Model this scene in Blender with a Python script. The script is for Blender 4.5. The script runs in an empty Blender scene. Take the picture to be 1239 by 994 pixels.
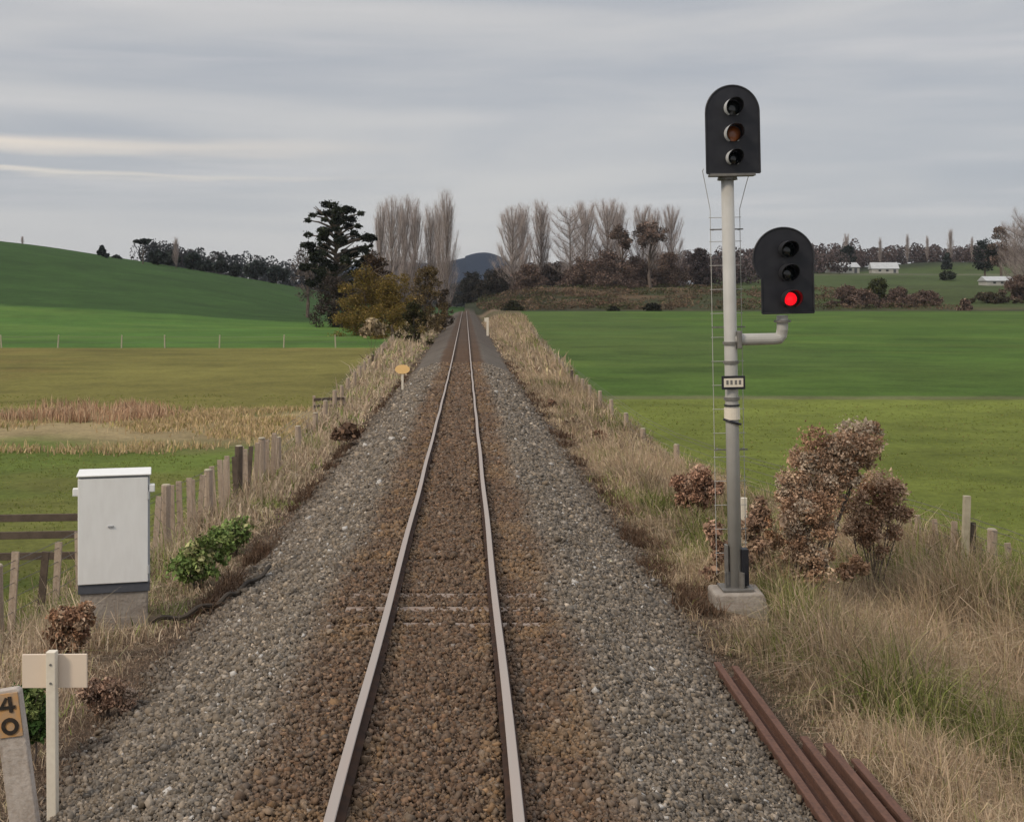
import bpy, math, random
import numpy as np
from mathutils import Vector, Matrix
R = math.radians
random.seed(7); rng = np.random.default_rng(7)
sc = bpy.context.scene
col = sc.collection

# ------------------------------------------------------------------ camera
CAMZ, F = 3.15, 1500.0           # eye height over the near rail; focal length in photo pixels
U0, V0 = 563.0, 358.0            # vanishing point of the track in the photo
cam = bpy.data.cameras.new('camera'); camo = bpy.data.objects.new('camera', cam); col.objects.link(camo)
camo.location = (0, 0, CAMZ); camo.rotation_euler = (R(90), 0, 0)
cam.sensor_width = 36; cam.lens = F / 1239 * 36
cam.shift_x = (619.5 - U0) / 1239; cam.shift_y = (V0 - 497) / 1239
cam.clip_start = 0.2; cam.clip_end = 9000
sc.camera = camo

# ------------------------------------------------------------------ world
W = bpy.data.worlds.new('World'); sc.world = W; W.use_nodes = True
nt = W.node_tree; N = nt.nodes; L = nt.links; N.clear()
SUN_EL, SUN_AZ = R(38), R(-52)   # azimuth: direction the sun stands in, from behind-left of the camera
def n(t, **k):
    o = N.new(t)
    for a, b in k.items(): setattr(o, a, b)
    return o
def build_world():
    out = n('ShaderNodeOutputWorld'); bg = n('ShaderNodeBackground'); bg.inputs[1].default_value = 1.0
    sky = n('ShaderNodeTexSky'); sky.sky_type = 'NISHITA'; sky.sun_disc = False
    sky.sun_elevation = SUN_EL; sky.sun_rotation = R(180) + SUN_AZ * -1
    sk = n('ShaderNodeVectorMath', operation='SCALE'); sk.inputs[3].default_value = 0.10
    L.new(sky.outputs[0], sk.inputs[0])
    tc = n('ShaderNodeTexCoord'); sep = n('ShaderNodeSeparateXYZ'); L.new(tc.outputs['Generated'], sep.inputs[0])
    # wide flat cloud layers
    def layer(sx, sz, off, scale, det, dist):
        mp = n('ShaderNodeMapping'); mp.inputs['Scale'].default_value = (sx, sx, sz); mp.inputs['Location'].default_value = off
        L.new(tc.outputs['Generated'], mp.inputs[0])
        no = n('ShaderNodeTexNoise'); no.inputs['Scale'].default_value = scale; no.inputs['Detail'].default_value = det
        no.inputs['Roughness'].default_value = 0.5; no.inputs['Distortion'].default_value = dist
        L.new(mp.outputs[0], no.inputs[0]); return no
    def ramp(src, a, b, c0, c1):
        r = n('ShaderNodeValToRGB'); r.color_ramp.elements[0].position = a; r.color_ramp.elements[1].position = b
        r.color_ramp.elements[0].color = (*c0, 1); r.color_ramp.elements[1].color = (*c1, 1); r.color_ramp.interpolation = 'EASE'
        L.new(src, r.inputs[0]); return r
    def mix(f, a, b, bt='MIX'):
        m = n('ShaderNodeMix', data_type='RGBA', blend_type=bt)
        if isinstance(f, float): m.inputs[0].default_value = f
        else: L.new(f, m.inputs[0])
        for i, s in ((6, a), (7, b)):
            if isinstance(s, tuple): m.inputs[i].default_value = (*s, 1)
            else: L.new(s, m.inputs[i])
        return m.outputs[2]
    l1 = layer(0.8, 6.5, (0.3, 0.1, 0.35), 2.2, 5, 0.3)
    base = ramp(l1.outputs[0], 0.36, 0.66, (0.345, 0.362, 0.395), (0.478, 0.472, 0.47))
    l2 = layer(1.1, 17.0, (2.3, 0.4, 1.1), 2.4, 6, 0.15)
    f2 = ramp(l2.outputs[0], 0.52, 0.72, (0, 0, 0), (0.4, 0.4, 0.4))
    c = mix(f2.outputs[0], base.outputs[0], (0.55, 0.53, 0.525))
    # a thin pale gold break in the cloud, low on the left
    az = n('ShaderNodeMapRange'); az.inputs[1].default_value = -0.02; az.inputs[2].default_value = -0.34; L.new(sep.outputs[0], az.inputs[0])
    def band(z, w):
        s = n('ShaderNodeMath', operation='SUBTRACT'); L.new(sep.outputs[2], s.inputs[0]); s.inputs[1].default_value = z
        wv = n('ShaderNodeMath', operation='MULTIPLY_ADD'); L.new(l2.outputs[0], wv.inputs[0]); wv.inputs[1].default_value = 0.03; L.new(s.outputs[0], wv.inputs[2])
        wv2 = n('ShaderNodeMath', operation='SUBTRACT'); L.new(wv.outputs[0], wv2.inputs[0]); wv2.inputs[1].default_value = 0.015
        a = n('ShaderNodeMath', operation='ABSOLUTE'); L.new(wv2.outputs[0], a.inputs[0])
        m = n('ShaderNodeMapRange', interpolation_type='SMOOTHSTEP'); m.inputs[1].default_value = w; m.inputs[2].default_value = 0.0; L.new(a.outputs[0], m.inputs[0])
        q = n('ShaderNodeMath', operation='MULTIPLY'); L.new(m.outputs[0], q.inputs[0]); L.new(az.outputs[0], q.inputs[1]); return q.outputs[0]
    c = mix(band(0.114, 0.010), c, (0.64, 0.575, 0.505))
    c = mix(band(0.096, 0.004), c, (0.58, 0.54, 0.49))
    # paler, slightly warm air at the horizon; brighter cloud overhead as under any overcast
    hz = n('ShaderNodeMapRange', interpolation_type='SMOOTHSTEP'); hz.inputs[1].default_value = 0.09; hz.inputs[2].default_value = -0.01; L.new(sep.outputs[2], hz.inputs[0])
    hm = n('ShaderNodeMath', operation='MULTIPLY'); L.new(hz.outputs[0], hm.inputs[0]); hm.inputs[1].default_value = 0.75
    c = mix(hm.outputs[0], c, (0.51, 0.50, 0.495))
    c = mix(0.08, c, sk.outputs[0])
    ze = n('ShaderNodeMapRange', interpolation_type='SMOOTHSTEP'); ze.inputs[1].default_value = 0.22; ze.inputs[2].default_value = 0.95
    ze.inputs[3].default_value = 1.0; ze.inputs[4].default_value = 2.3; L.new(sep.outputs[2], ze.inputs[0])
    sc2 = n('ShaderNodeVectorMath', operation='SCALE'); L.new(c, sc2.inputs[0]); L.new(ze.outputs[0], sc2.inputs[3])
    L.new(sc2.outputs[0], bg.inputs[0]); L.new(bg.outputs[0], out.inputs[0])
build_world()
sl = bpy.data.lights.new('sun', 'SUN'); so = bpy.data.objects.new('sun', sl); col.objects.link(so)
sl.energy = 1.5; sl.angle = R(11); sl.color = (1.0, 0.86, 0.68)
sd = Vector((math.sin(SUN_AZ) * math.cos(SUN_EL), -math.cos(SUN_AZ) * math.cos(SUN_EL), math.sin(SUN_EL)))
so.rotation_euler = sd.to_track_quat('Z', 'Y').to_euler(); so.location = (-30, -30, 60)
vs = sc.view_settings; vs.view_transform = 'Standard'; vs.look = 'None'; vs.gamma = 1; vs.exposure = 0.3; vs.use_curve_mapping = False
sc.cycles.use_denoising = True
sc.cycles.max_bounces = 4; sc.cycles.diffuse_bounces = 2; sc.cycles.transparent_max_bounces = 4
sc.cycles.volume_bounces = 0

# ------------------------------------------------------------------ numpy noise and terrain
def vnoise(x, y, s, seed=0):
    x = np.asarray(x, float) / s + 1000.37 + seed * 17.13; y = np.asarray(y, float) / s + 1000.71 + seed * 31.7
    xi = np.floor(x).astype(np.int64); yi = np.floor(y).astype(np.int64); fx = x - xi; fy = y - yi
    fx = fx * fx * (3 - 2 * fx); fy = fy * fy * (3 - 2 * fy)
    def h(a, b):
        k = (a * 374761393 + b * 668265263 + seed * 974634777) & 0xffffffff
        k = ((k ^ (k >> 13)) * 1274126177) & 0xffffffff
        return ((k ^ (k >> 16)) & 0xffff) / 65535.0
    return (h(xi, yi) * (1 - fx) + h(xi + 1, yi) * fx) * (1 - fy) + (h(xi, yi + 1) * (1 - fx) + h(xi + 1, yi + 1) * fx) * fy
def fbm(x, y, s, seed=0, o=4):
    t = 0; a = 0.5; w = 0
    for i in range(o):
        t = t + a * vnoise(x, y, s / 2 ** i, seed + i); w += a; a *= 0.55
    return t / w
def sm(a, b, x): t = np.clip((np.asarray(x, float) - a) / (b - a), 0, 1); return t * t * (3 - 2 * t)
TX = -0.245                      # track centre line
RY = [-10, 0, 7.5, 10.5, 18, 25, 33, 42, 55, 75, 110, 150, 220, 320, 500]
RZ = [0.1, 0.06, 0.0, -.06, -.2, -.3, -.4, -.52, -.66, -.78, -.80, -.86, -.93, -1.0, -1.2]
def rail_z(y): return np.interp(y, RY, RZ)
def smooth_rz(y): return (rail_z(np.asarray(y) - 2.) + rail_z(y) + rail_z(np.asarray(y) + 2.)) / 3
LF = ([0, 17, 22, 25, 30, 40, 60, 120, 300], [-6.8, -6.3, -5.45, -5.0, -4.7, -4.9, -5.6, -7.0, -12])
RF = ([0, 18, 23.5, 30, 39, 60, 120, 200, 300], [10.5, 9.8, 9.2, 7.3, 5.9, 6.0, 7.3, 9.5, 13])
def left_fence_x(y): return np.interp(y, *LF)
def right_fence_x(y): return np.interp(y, *RF)
CRX = [-900, -320, -230, -150, -115, -78, -60, -43, -30, 0]
CRZ = [30, 32, 29, 22.5, 17.0, 10.8, 7.0, 2.5, 0, 0]
def ground(x, y, fine=True):
    x = np.asarray(x, float); y = np.asarray(y, float)
    xc = x - TX; a = np.abs(xc); rz = smooth_rz(y)
    prof = np.interp(a, [0, 1.25, 1.6, 2.95, 3.4], [-.168, -.168, -.24, -.80, -.88])
    zb = rz + prof
    # fields
    zl = -1.62 + 0.12 * (fbm(x, y, 14, 3) - .5) * sm(8, 20, a)
    crest = np.interp(x, CRX, CRZ)
    hill = crest * sm(125, 400, y) * (1 - 0.9 * sm(430, 900, y))
    zl = zl + hill
    rough = 0.25 * (fbm(x, y, 5, 5) - .5) * sm(34, 40, y) * (1 - sm(50, 56, y))
    zl = zl + rough
    zr = -2.0 + 0.14 * (fbm(x, y, 16, 8) - .5) + 1.6 * sm(90, 290, y) + (6.6 + 1.2 * (fbm(x, y, 60, 9) - .5)) * sm(296, 425, y) * sm(-8, 30, x) + 7.0 * sm(400, 560, y) * sm(60, 150, x) + 7.5 * sm(560, 650, y) * sm(165, 250, x)
    side = xc > 0
    zf = np.where(side, zr, zl)
    t = np.where(side, sm(3.6, 7.2, a), sm(4.3, 6.2, a))
    bank = rz - .88 - 0.10 * np.clip(a - 3.4, 0, 3)
    z = np.where(a < 3.4, zb, bank * (1 - t) + zf * t)
    # far away the embankment dies out into the level country
    far = sm(330, 420, y)
    z = z * (1 - far) + far * np.where(side, zr, zl)
    # far wooded hills
    z = z + 17 * sm(620, 1000, y) * sm(-60, -130, x) * 0.6
    z = z + 9 * np.exp(-(np.abs(x - 22) / 38.) ** 3 - ((y - 1500) / 120.) ** 2) + (47 * np.exp(-((y - 1500) / 170.) ** 2 - (np.abs(x + 35) / 135.) ** 3) + 14 * sm(1500, 2600, y)) * (0.85 + 0.2 * fbm(x, y, 200, 21))
    if fine:
        z = z + np.where(a > 2.9, 0.07 * (fbm(x, y, .9, 31, 3) - .5) * (1 - sm(60, 120, y)), 0.025 * (fbm(x, y, .25, 32, 2) - .5))
    return z
def gz(x, y): return float(ground(x, y))
def px(u, v, Y): return ((u - U0) / F * Y, CAMZ - (v - V0) / F * Y)      # photo pixel at a chosen distance -> x, z

# ------------------------------------------------------------------ object helpers
def new_mesh(name, V, faces, mats, colr=None, smooth=False, midx=None):
    me = bpy.data.meshes.new(name)
    V = np.asarray(V, np.float32)
    if isinstance(faces, np.ndarray): faces = [faces]
    if faces and not isinstance(faces[0], np.ndarray):
        me.from_pydata([tuple(map(float, v)) for v in V], [], faces)
    else:
        tot = sum(f.shape[0] for f in faces); loops = np.concatenate([f.ravel() for f in faces]).astype(np.int32)
        sizes = np.concatenate([np.full(f.shape[0], f.shape[1], np.int32) for f in faces])
        st = np.concatenate([[0], np.cumsum(sizes)[:-1]]).astype(np.int32)
        me.vertices.add(len(V)); me.vertices.foreach_set('co', V.ravel())
        me.loops.add(len(loops)); me.loops.foreach_set('vertex_index', loops)
        me.polygons.add(tot); me.polygons.foreach_set('loop_start', st); me.polygons.foreach_set('loop_total', sizes)
        me.update(calc_edges=True)
    if not isinstance(mats, (list, tuple)): mats = [mats]
    for m in mats: me.materials.append(m)
    if midx is not None: me.polygons.foreach_set('material_index', np.asarray(midx, np.int32))
    if smooth: me.polygons.foreach_set('use_smooth', np.ones(len(me.polygons), bool))
    if colr is not None:
        at = me.color_attributes.new('col', 'FLOAT_COLOR', 'POINT')
        c = np.ones((len(V), 4), np.float32); c[:, :3] = colr; at.data.foreach_set('color', c.ravel())
    me.update(); return me
def link(name, me, parent=None, loc=None, bevel=0):
    o = bpy.data.objects.new(name, me); col.objects.link(o)
    if parent: o.parent = parent
    if loc is not None: o.location = loc
    if bevel:
        b = o.modifiers.new('bevel', 'BEVEL'); b.width = bevel; b.segments = 2; b.limit_method = 'ANGLE'
    return o
def tag(o, label=None, cat=None, group=None, kind=None):
    for k, v in (('label', label), ('category', cat), ('group', group), ('kind', kind)):
        if v: o[k] = v
    return o
def thing(name, loc, label, cat, group=None, rot=(0, 0, 0)):
    o = bpy.data.objects.new(name, None); o.empty_display_size = .2; col.objects.link(o); o.location = loc; o.rotation_euler = rot
    return tag(o, label, cat, group)
def copy_tree(o, parent=None):
    c = o.copy(); col.objects.link(c); c.parent = parent
    for ch in list(o.children): copy_tree(ch, c)
    return c
class MB:
    def __init__(s): s.V = []; s.F = []
    def add(s, V, F_):
        b = len(s.V); s.V += [tuple(v) for v in V]; s.F += [tuple(i + b for i in f) for f in F_]; return s
    def box(s, c, d, rz=0, M=None):
        x, y, z = d[0] / 2, d[1] / 2, d[2] / 2
        V = [Vector((a, b, e)) for e in (-z, z) for b in (-y, y) for a in (-x, x)]
        if rz: V = [Matrix.Rotation(rz, 3, 'Z') @ v for v in V]
        if M: V = [M @ v for v in V]
        V = [v + Vector(c) for v in V]
        return s.add(V, [(0, 2, 3, 1), (4, 5, 7, 6), (0, 1, 5, 4), (2, 6, 7, 3), (0, 4, 6, 2), (1, 3, 7, 5)])
    def tube(s, p0, p1, r0, r1=None, k=8, cap=True):
        r1 = r0 if r1 is None else r1; p0 = Vector(p0); p1 = Vector(p1); d = (p1 - p0).normalized()
        q = d.to_track_quat('Z', 'Y'); V = []
        for p, r in ((p0, r0), (p1, r1)):
            for i in range(k):
                t = 2 * math.pi * i / k; V.append(p + q @ Vector((math.cos(t) * r, math.sin(t) * r, 0)))
        F_ = [(i, (i + 1) % k, k + (i + 1) % k, k + i) for i in range(k)]
        if cap: F_ += [tuple(range(k))[::-1], tuple(range(k, 2 * k))]
        return s.add(V, F_)
    def path(s, pts, rs, k=8):
        V = []; P = [Vector(p) for p in pts]
        for j, p in enumerate(P):
            d = (P[min(j + 1, len(P) - 1)] - P[max(j - 1, 0)]).normalized(); q = d.to_track_quat('Z', 'Y')
            r = rs[j] if isinstance(rs, (list, tuple)) else rs
            for i in range(k):
                t = 2 * math.pi * i / k; V.append(p + q @ Vector((math.cos(t) * r, math.sin(t) * r, 0)))
        m = len(P); F_ = [(j * k + i, j * k + (i + 1) % k, (j + 1) * k + (i + 1) % k, (j + 1) * k + i) for j in range(m - 1) for i in range(k)]
        F_ += [tuple(range(k))[::-1], tuple(range((m - 1) * k, m * k))]
        return s.add(V, F_)
    def extr(s, poly, y0, y1):      # outline in x,z pushed along y
        m = len(poly); V = [(x, y0, z) for x, z in poly] + [(x, y1, z) for x, z in poly]
        F_ = [(i, (i + 1) % m, m + (i + 1) % m, m + i) for i in range(m)] + [tuple(range(m))[::-1], tuple(range(m, 2 * m))]
        return s.add(V, F_)
    def build(s, name, mat, parent=None, bevel=0, smooth=False, loc=None):
        me = new_mesh(name, s.V, s.F, mat, smooth=smooth); return link(name, me, parent, loc, bevel)

# ------------------------------------------------------------------ materials
def material(name, base, rough=.85, noise=None, metal=0, bump=0, bscale=30, attr=False, emit=None, spec=.3, transl=0, streak=None):
    """noise = (scale, amount[, tint colour]); attr multiplies by the 'col' attribute"""
    m = bpy.data.materials.new(name); m.use_nodes = True; t = m.node_tree; nn = t.nodes; ll = t.links
    b = nn['Principled BSDF']; b.inputs['Roughness'].default_value = rough; b.inputs['Metallic'].default_value = metal
    b.inputs['Specular IOR Level'].default_value = spec; b.inputs['Base Color'].default_value = (*base, 1)
    src = None
    geo = nn.new('ShaderNodeTexCoord')
    if attr:
        a = nn.new('ShaderNodeAttribute'); a.attribute_name = 'col'; src = a.outputs['Color']
    def mul(fac_out, amount, tint, src):
        mx = nn.new('ShaderNodeMix'); mx.data_type = 'RGBA'
        mr = nn.new('ShaderNodeMapRange'); mr.inputs[1].default_value = .36; mr.inputs[2].default_value = .66; mr.inputs[4].default_value = amount
        ll.new(fac_out, mr.inputs[0]); ll.new(mr.outputs[0], mx.inputs[0])
        if src is None: mx.inputs[6].default_value = (*base, 1)
        else: ll.new(src, mx.inputs[6])
        if tint is None:
            if src is None: mx.inputs[7].default_value = (*[c * .45 for c in base], 1)
            else:
                sca = nn.new('ShaderNodeVectorMath'); sca.operation = 'SCALE'; sca.inputs[3].default_value = .5; ll.new(src, sca.inputs[0]); ll.new(sca.outputs[0], mx.inputs[7])
        else: mx.inputs[7].default_value = (*tint, 1)
        return mx.outputs[2]
    for q in (noise or []):
        no = nn.new('ShaderNodeTexNoise'); no.inputs['Scale'].default_value = q[0]; no.inputs['Detail'].default_value = 5
        v = geo.outputs['Object']
        if len(q) > 3:
            mp = nn.new('ShaderNodeMapping'); mp.inputs['Scale'].default_value = q[3]; ll.new(v, mp.inputs[0]); v = mp.outputs[0]
        ll.new(v, no.inputs[0]); src = mul(no.outputs[0], q[1], q[2] if len(q) > 2 else None, src)
    if src is not None: ll.new(src, b.inputs['Base Color'])
    if bump:
        no = nn.new('ShaderNodeTexNoise'); no.inputs['Scale'].default_value = bscale; no.inputs['Detail'].default_value = 6
        ll.new(geo.outputs['Object'], no.inputs[0]); bp = nn.new('ShaderNodeBump'); bp.inputs['Strength'].default_value = 1; bp.inputs['Distance'].default_value = bump
        ll.new(no.outputs[0], bp.inputs['Height']); ll.new(bp.outputs[0], b.inputs['Normal'])
    if emit:
        b.inputs['Emission Color'].default_value = (*emit[0], 1); b.inputs['Emission Strength'].default_value = emit[1]
    if transl:
        tr = nn.new('ShaderNodeBsdfTranslucent'); ms = nn.new('ShaderNodeMixShader'); ms.inputs[0].default_value = transl
        if src is not None: ll.new(src, tr.inputs[0])
        else: tr.inputs[0].default_value = (*base, 1)
        ll.new(b.outputs[0], ms.inputs[1]); ll.new(tr.outputs[0], ms.inputs[2]); ll.new(ms.outputs[0], nn['Material Output'].inputs[0])
    return m
M = {}
M['ground'] = material('ground_soil_and_pasture', (1, 1, 1), .95, [(.35, .35), (2.5, .40), (9, .45), (40, .35)], bump=.05, bscale=7, attr=True, spec=.1)
M['stone'] = material('crushed_stone', (1, 1, 1), .85, [(60, .5)], attr=True, spec=.25)
M['blade'] = material('grass_blades', (1, 1, 1), .8, attr=True, spec=.06, transl=.25)
M['leaf'] = material('leaves', (1, 1, 1), .9, attr=True, spec=.03, transl=.12)
M['twig'] = material('bare_twigs', (.33, .28, .255), .9, [(.3, .5, (.23, .195, .18))], spec=.1)
M['bark'] = material('bark', (.15, .12, .10), .95, [(3, .6)], bump=.02, bscale=8, spec=.1)
M['rail_top'] = material('worn_rail_steel', (.345, .305, .275), .75, [(3, .35, (.36, .28, .24), (3, .3, 3))], spec=.12)
M['rail_rust'] = material('dark_rail_rust', (.035, .02, .014), .95, [(8, .5, (.09, .045, .025))])
M['old_rust'] = material('old_rust', (.115, .060, .044), .9, [(5, .6, (.06, .033, .026), (6, .8, 6)), (30, .4, (.19, .095, .06))], bump=.004, bscale=60)
M['sleeper'] = material('weathered_sleeper', (.13, .095, .07), .95, [(5, .6, (.06, .04, .03), (.5, 6, 6))], bump=.01, bscale=20)
M['sleeper_pale'] = material('pale_sleeper', (.29, .235, .195), .9, [(9, .8, (.16, .10, .07))], bump=.006, bscale=20)
M['galv'] = material('galvanised_steel', (.44, .43, .405), .55, [(4, .35, (.30, .29, .265)), (20, .25, (.36, .34, .30), (3, 3, .4))], metal=.0)
M['galv_dark'] = material('dull_galvanised_bracket', (.20, .19, .175), .6, [(12, .4)], metal=.3)
M['head_black'] = material('faded_black_enamel', (.014, .0145, .019), .45, [(6, .5, (.03, .03, .034))])
M['hood_black'] = material('hood_black_paint', (.022, .023, .027), .5, [(9, .4, (.05, .05, .055))])
M['hood_grey'] = material('worn_pale_hood_paint', (.62, .63, .64), .45, [(10, .5, (.35, .35, .36))])
M['lens_dark'] = material('unlit_lens', (.012, .016, .018), .15, spec=.6)
M['lens_amber'] = material('unlit_amber_lens', (.30, .095, .03), .25, [(20, .4, (.14, .05, .02))], spec=.6)
M['lens_red'] = material('lit_red_lens', (.6, .01, .01), .3, emit=((1, .008, .018), .85))
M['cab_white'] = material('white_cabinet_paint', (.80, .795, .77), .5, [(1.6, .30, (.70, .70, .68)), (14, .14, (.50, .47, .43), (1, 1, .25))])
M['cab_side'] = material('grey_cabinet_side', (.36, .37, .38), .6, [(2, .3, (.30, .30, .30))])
M['cab_dark'] = material('dark_plinth_band', (.09, .095, .11), .7, [(8, .3)])
M['concrete'] = material('stained_concrete', (.31, .27, .23), .95, [(4, .6, (.17, .13, .10)), (30, .4, (.38, .35, .31))], bump=.012, bscale=25)
M['white'] = material('cream_white_paint', (.72, .66, .55), .6, [(3, .3, (.58, .50, .39)), (25, .2, (.45, .38, .30))])
M['board'] = material('cream_sign_paint', (.70, .58, .46), .6, [(4, .3, (.58, .49, .40))])
M['warm'] = material('faded_yellow_board', (.85, .56, .24), .6, [(6, .3, (.75, .48, .2))])
M['post'] = material('weathered_fence_timber', (.40, .31, .235), .95, [(6, .6, (.22, .16, .12), (4, 4, .5)), (40, .4, (.48, .40, .33))], bump=.008, bscale=50)
M['postdark'] = material('dark_fence_timber', (.12, .09, .07), .95, [(6, .5)], bump=.008, bscale=40)
M['posttop'] = material('bleached_timber', (.44, .39, .29), .95, [(7, .5, (.24, .21, .15))])
M['slab'] = material('lichen_grey_timber', (.44, .38, .33), .95, [(9, .6, (.22, .17, .13), (2, 2, .5)), (40, .4, (.5, .46, .42))], bump=.006, bscale=40)
M['orange'] = material('faded_orange_plaque', (.50, .27, .10), .8, [(18, .8, (.36, .27, .19))])
M['black'] = material('black_paint', (.02, .016, .013), .7, [(25, .4, (.07, .045, .03))])
M['wire'] = material('fence_wire', (.16, .145, .13), .6, metal=.5)
M['cable'] = material('dark_conduit', (.035, .028, .022), .8, [(5, .5, (.12, .09, .06))])
M['roof'] = material('pale_iron_roof', (.42, .43, .43), .5, [(.6, .3)])
M['wall'] = material('pale_weatherboard', (.40, .39, .36), .8, [(.8, .3)])
M['pane'] = material('window_glass', (.03, .035, .04), .1, spec=.6)

# ------------------------------------------------------------------ ground sheet
def ground_colour(x, y):
    a = np.abs(x - TX); side = x > TX
    c = np.zeros(x.shape + (3,))
    def lay(mask, rgb):
        nonlocal c
        mask = np.clip(mask, 0, 1)[..., None]; c = c * (1 - mask) + np.array(rgb) * mask
    w1 = fbm(x, y, 6, 40) - .5; w2 = fbm(x, y, 1.2, 44) - .5; w3 = fbm(x, y, 30, 48) - .5
    yy = y + w1 * 3 * np.clip(y / 80, .2, 3)
    # --- left paddocks
    g = np.zeros_like(x) + 1
    lay(g, (.150, .200, .040))                                       # near green
    lay(sm(.0, .22, w1) * .7, (.185, .175, .05))
    lay(sm(37.5, 42, yy + 9 * w3 + 5 * w1) * (1 - sm(50, 53, yy)) * (1 - .7 * sm(.03, .14, fbm(x, y, 4.5, 150) - .5)), (.40, .31, .165))   # tan rushy strip
    lay(sm(50, 53, yy), (.215, .195, .052))                          # olive, grazed out paddock
    lay(sm(50, 53, yy) * sm(-.02, .2, w3 + w1 * .6) * .6, (.25, .185, .058))
    lay(sm(113.5, 115, y + w1), (.092, .185, .034))                  # bright green paddock
    lay(sm(113.5, 115, y + w1) * sm(0, .16, fbm(x, y * 3, 25, 57) - .5) * .7, (.125, .21, .042))
    bound = 222 + 0.10 * (x + 60)
    lay(sm(-3, 3, y - bound + w1 * 6), (.045, .095, .022))           # darker hill
    lay(sm(520, 560, y), (.035, .045, .022))
    left = c.copy(); c[:] = 0
    # --- right paddocks
    lay(g, (.185, .218, .042))
    lay(sm(0, .25, w1 + .3 * w2) * .7, (.150, .185, .034))
    lay(sm(61.4, 62.2, y + w2 * .5), (.17, .18, .075))
    lay(sm(63.2, 64.5, y + w2 * .5), (.082, .150, .024))
    lay(sm(63.2, 64.5, y) * sm(.02, .16, fbm(x, y * 3, 20, 52) - .5) * .7, (.118, .180, .032))
    lay(sm(64, 66, y) * sm(-.05, .2, w3 + .4 * w1) * .7, (.100, .168, .028))
    lay(sm(63, 120, y) * (1 - sm(25, 40, x)) * .35, (.09, .12, .04))
    lay(sm(285, 295, yy), (.060, .066, .028))
    lay(sm(285, 300, yy) * (1 - sm(25, 60, x)) * .8, (.038, .042, .020))                        # rough ground past the paddock
    lay(sm(300, 315, yy) * sm(-.06, .10, w1 + w3) * .85 * sm(20, 35, x), (.16, .105, .062))
    lay(sm(300, 330, yy) * sm(68, 84, x + w1 * 8), (.075, .10, .032))
    lay(sm(430, 450, yy) * sm(60, 110, x), (.080, .112, .036))
    lay(sm(430, 450, yy) * (1 - sm(60, 110, x)), (.05, .062, .028))
    lay(sm(505, 512, y) * (1 - sm(525, 532, y)) * sm(120, 150, x), (.14, .15, .085))
    lay(sm(600, 640, yy), (.04, .05, .026))
    c = np.where(side[..., None], c, left)
    tf = fbm(x, y * 1.3, 12, 140, 5) - .5; tg = fbm(x, y * 1.6, 3.2, 146, 4) - .5
    c = c * (1 - .20 * sm(.03, .25, tf) * (y > 20))[..., None] * (1 + .18 * sm(.04, .25, -tf))[..., None] * (1 - .16 * sm(.04, .2, tg) * (1 - sm(90, 160, y)))[..., None]
    # --- dry bank between ballast and fences
    fx = np.where(side, right_fence_x(y), -left_fence_x(y))
    ax = np.abs(x)
    edge = sm(fx + .5 + .8 * w1, fx - .3 + .8 * w1, ax) if False else 1 - sm(fx - .2, fx + .7, ax + 1.2 * w1)
    bankm = edge * (1 - sm(300, 340, y))
    lay(bankm, (.23, .165, .105))
    lay(bankm * sm(.02, .2, w1 + .5 * w2) * .8, (.13, .13, .045))
    lay(bankm * (1 - sm(3.2, 4.1, a + w2 * .9)), (.105, .075, .052))
    # --- ballast
    wig = a + .35 * w2 + .25 * w1
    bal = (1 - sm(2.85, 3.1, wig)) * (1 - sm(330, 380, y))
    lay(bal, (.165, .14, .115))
    lay(bal * (1 - sm(30, 60, y)), (.10, .082, .064))  # bed darkened near by: shade in the gaps between stones put into the colour
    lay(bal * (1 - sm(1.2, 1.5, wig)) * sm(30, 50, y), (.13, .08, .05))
    lay(bal * (1 - sm(1.2, 1.5, wig)) * (1 - sm(30, 60, y)), (.08, .05, .031))  # brown middle darkened likewise, painted shade between the stones
    lay(bal * sm(85, 125, y + w1 * 3) * .5, (.105, .08, .064))
    lay(sm(1150, 1300, y), (.020, .034, .062))  # far hill turned blue: distance haze painted into its colour
    return c
kx = np.arange(-240, 241); xs = np.sinh(kx * .03) * 4.0 + TX
ys = [-8.]
while ys[-1] < 4200: ys.append(ys[-1] + max(.12, abs(ys[-1]) * .0125))
ys = np.array(ys); GX, GY = np.meshgrid(xs, ys); GZ = ground(GX, GY)
nx, ny = len(xs), len(ys); ii = (np.arange(ny - 1)[:, None] * nx + np.arange(nx - 1)[None, :]).ravel()
gf = np.stack([ii, ii + 1, ii + nx + 1, ii + nx], 1)
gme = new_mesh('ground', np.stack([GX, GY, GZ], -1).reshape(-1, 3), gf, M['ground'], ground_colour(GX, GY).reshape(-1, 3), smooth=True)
tag(link('ground', gme), 'green and olive paddocks, hill and dry banks beside the railway', 'ground', kind='structure')

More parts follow.
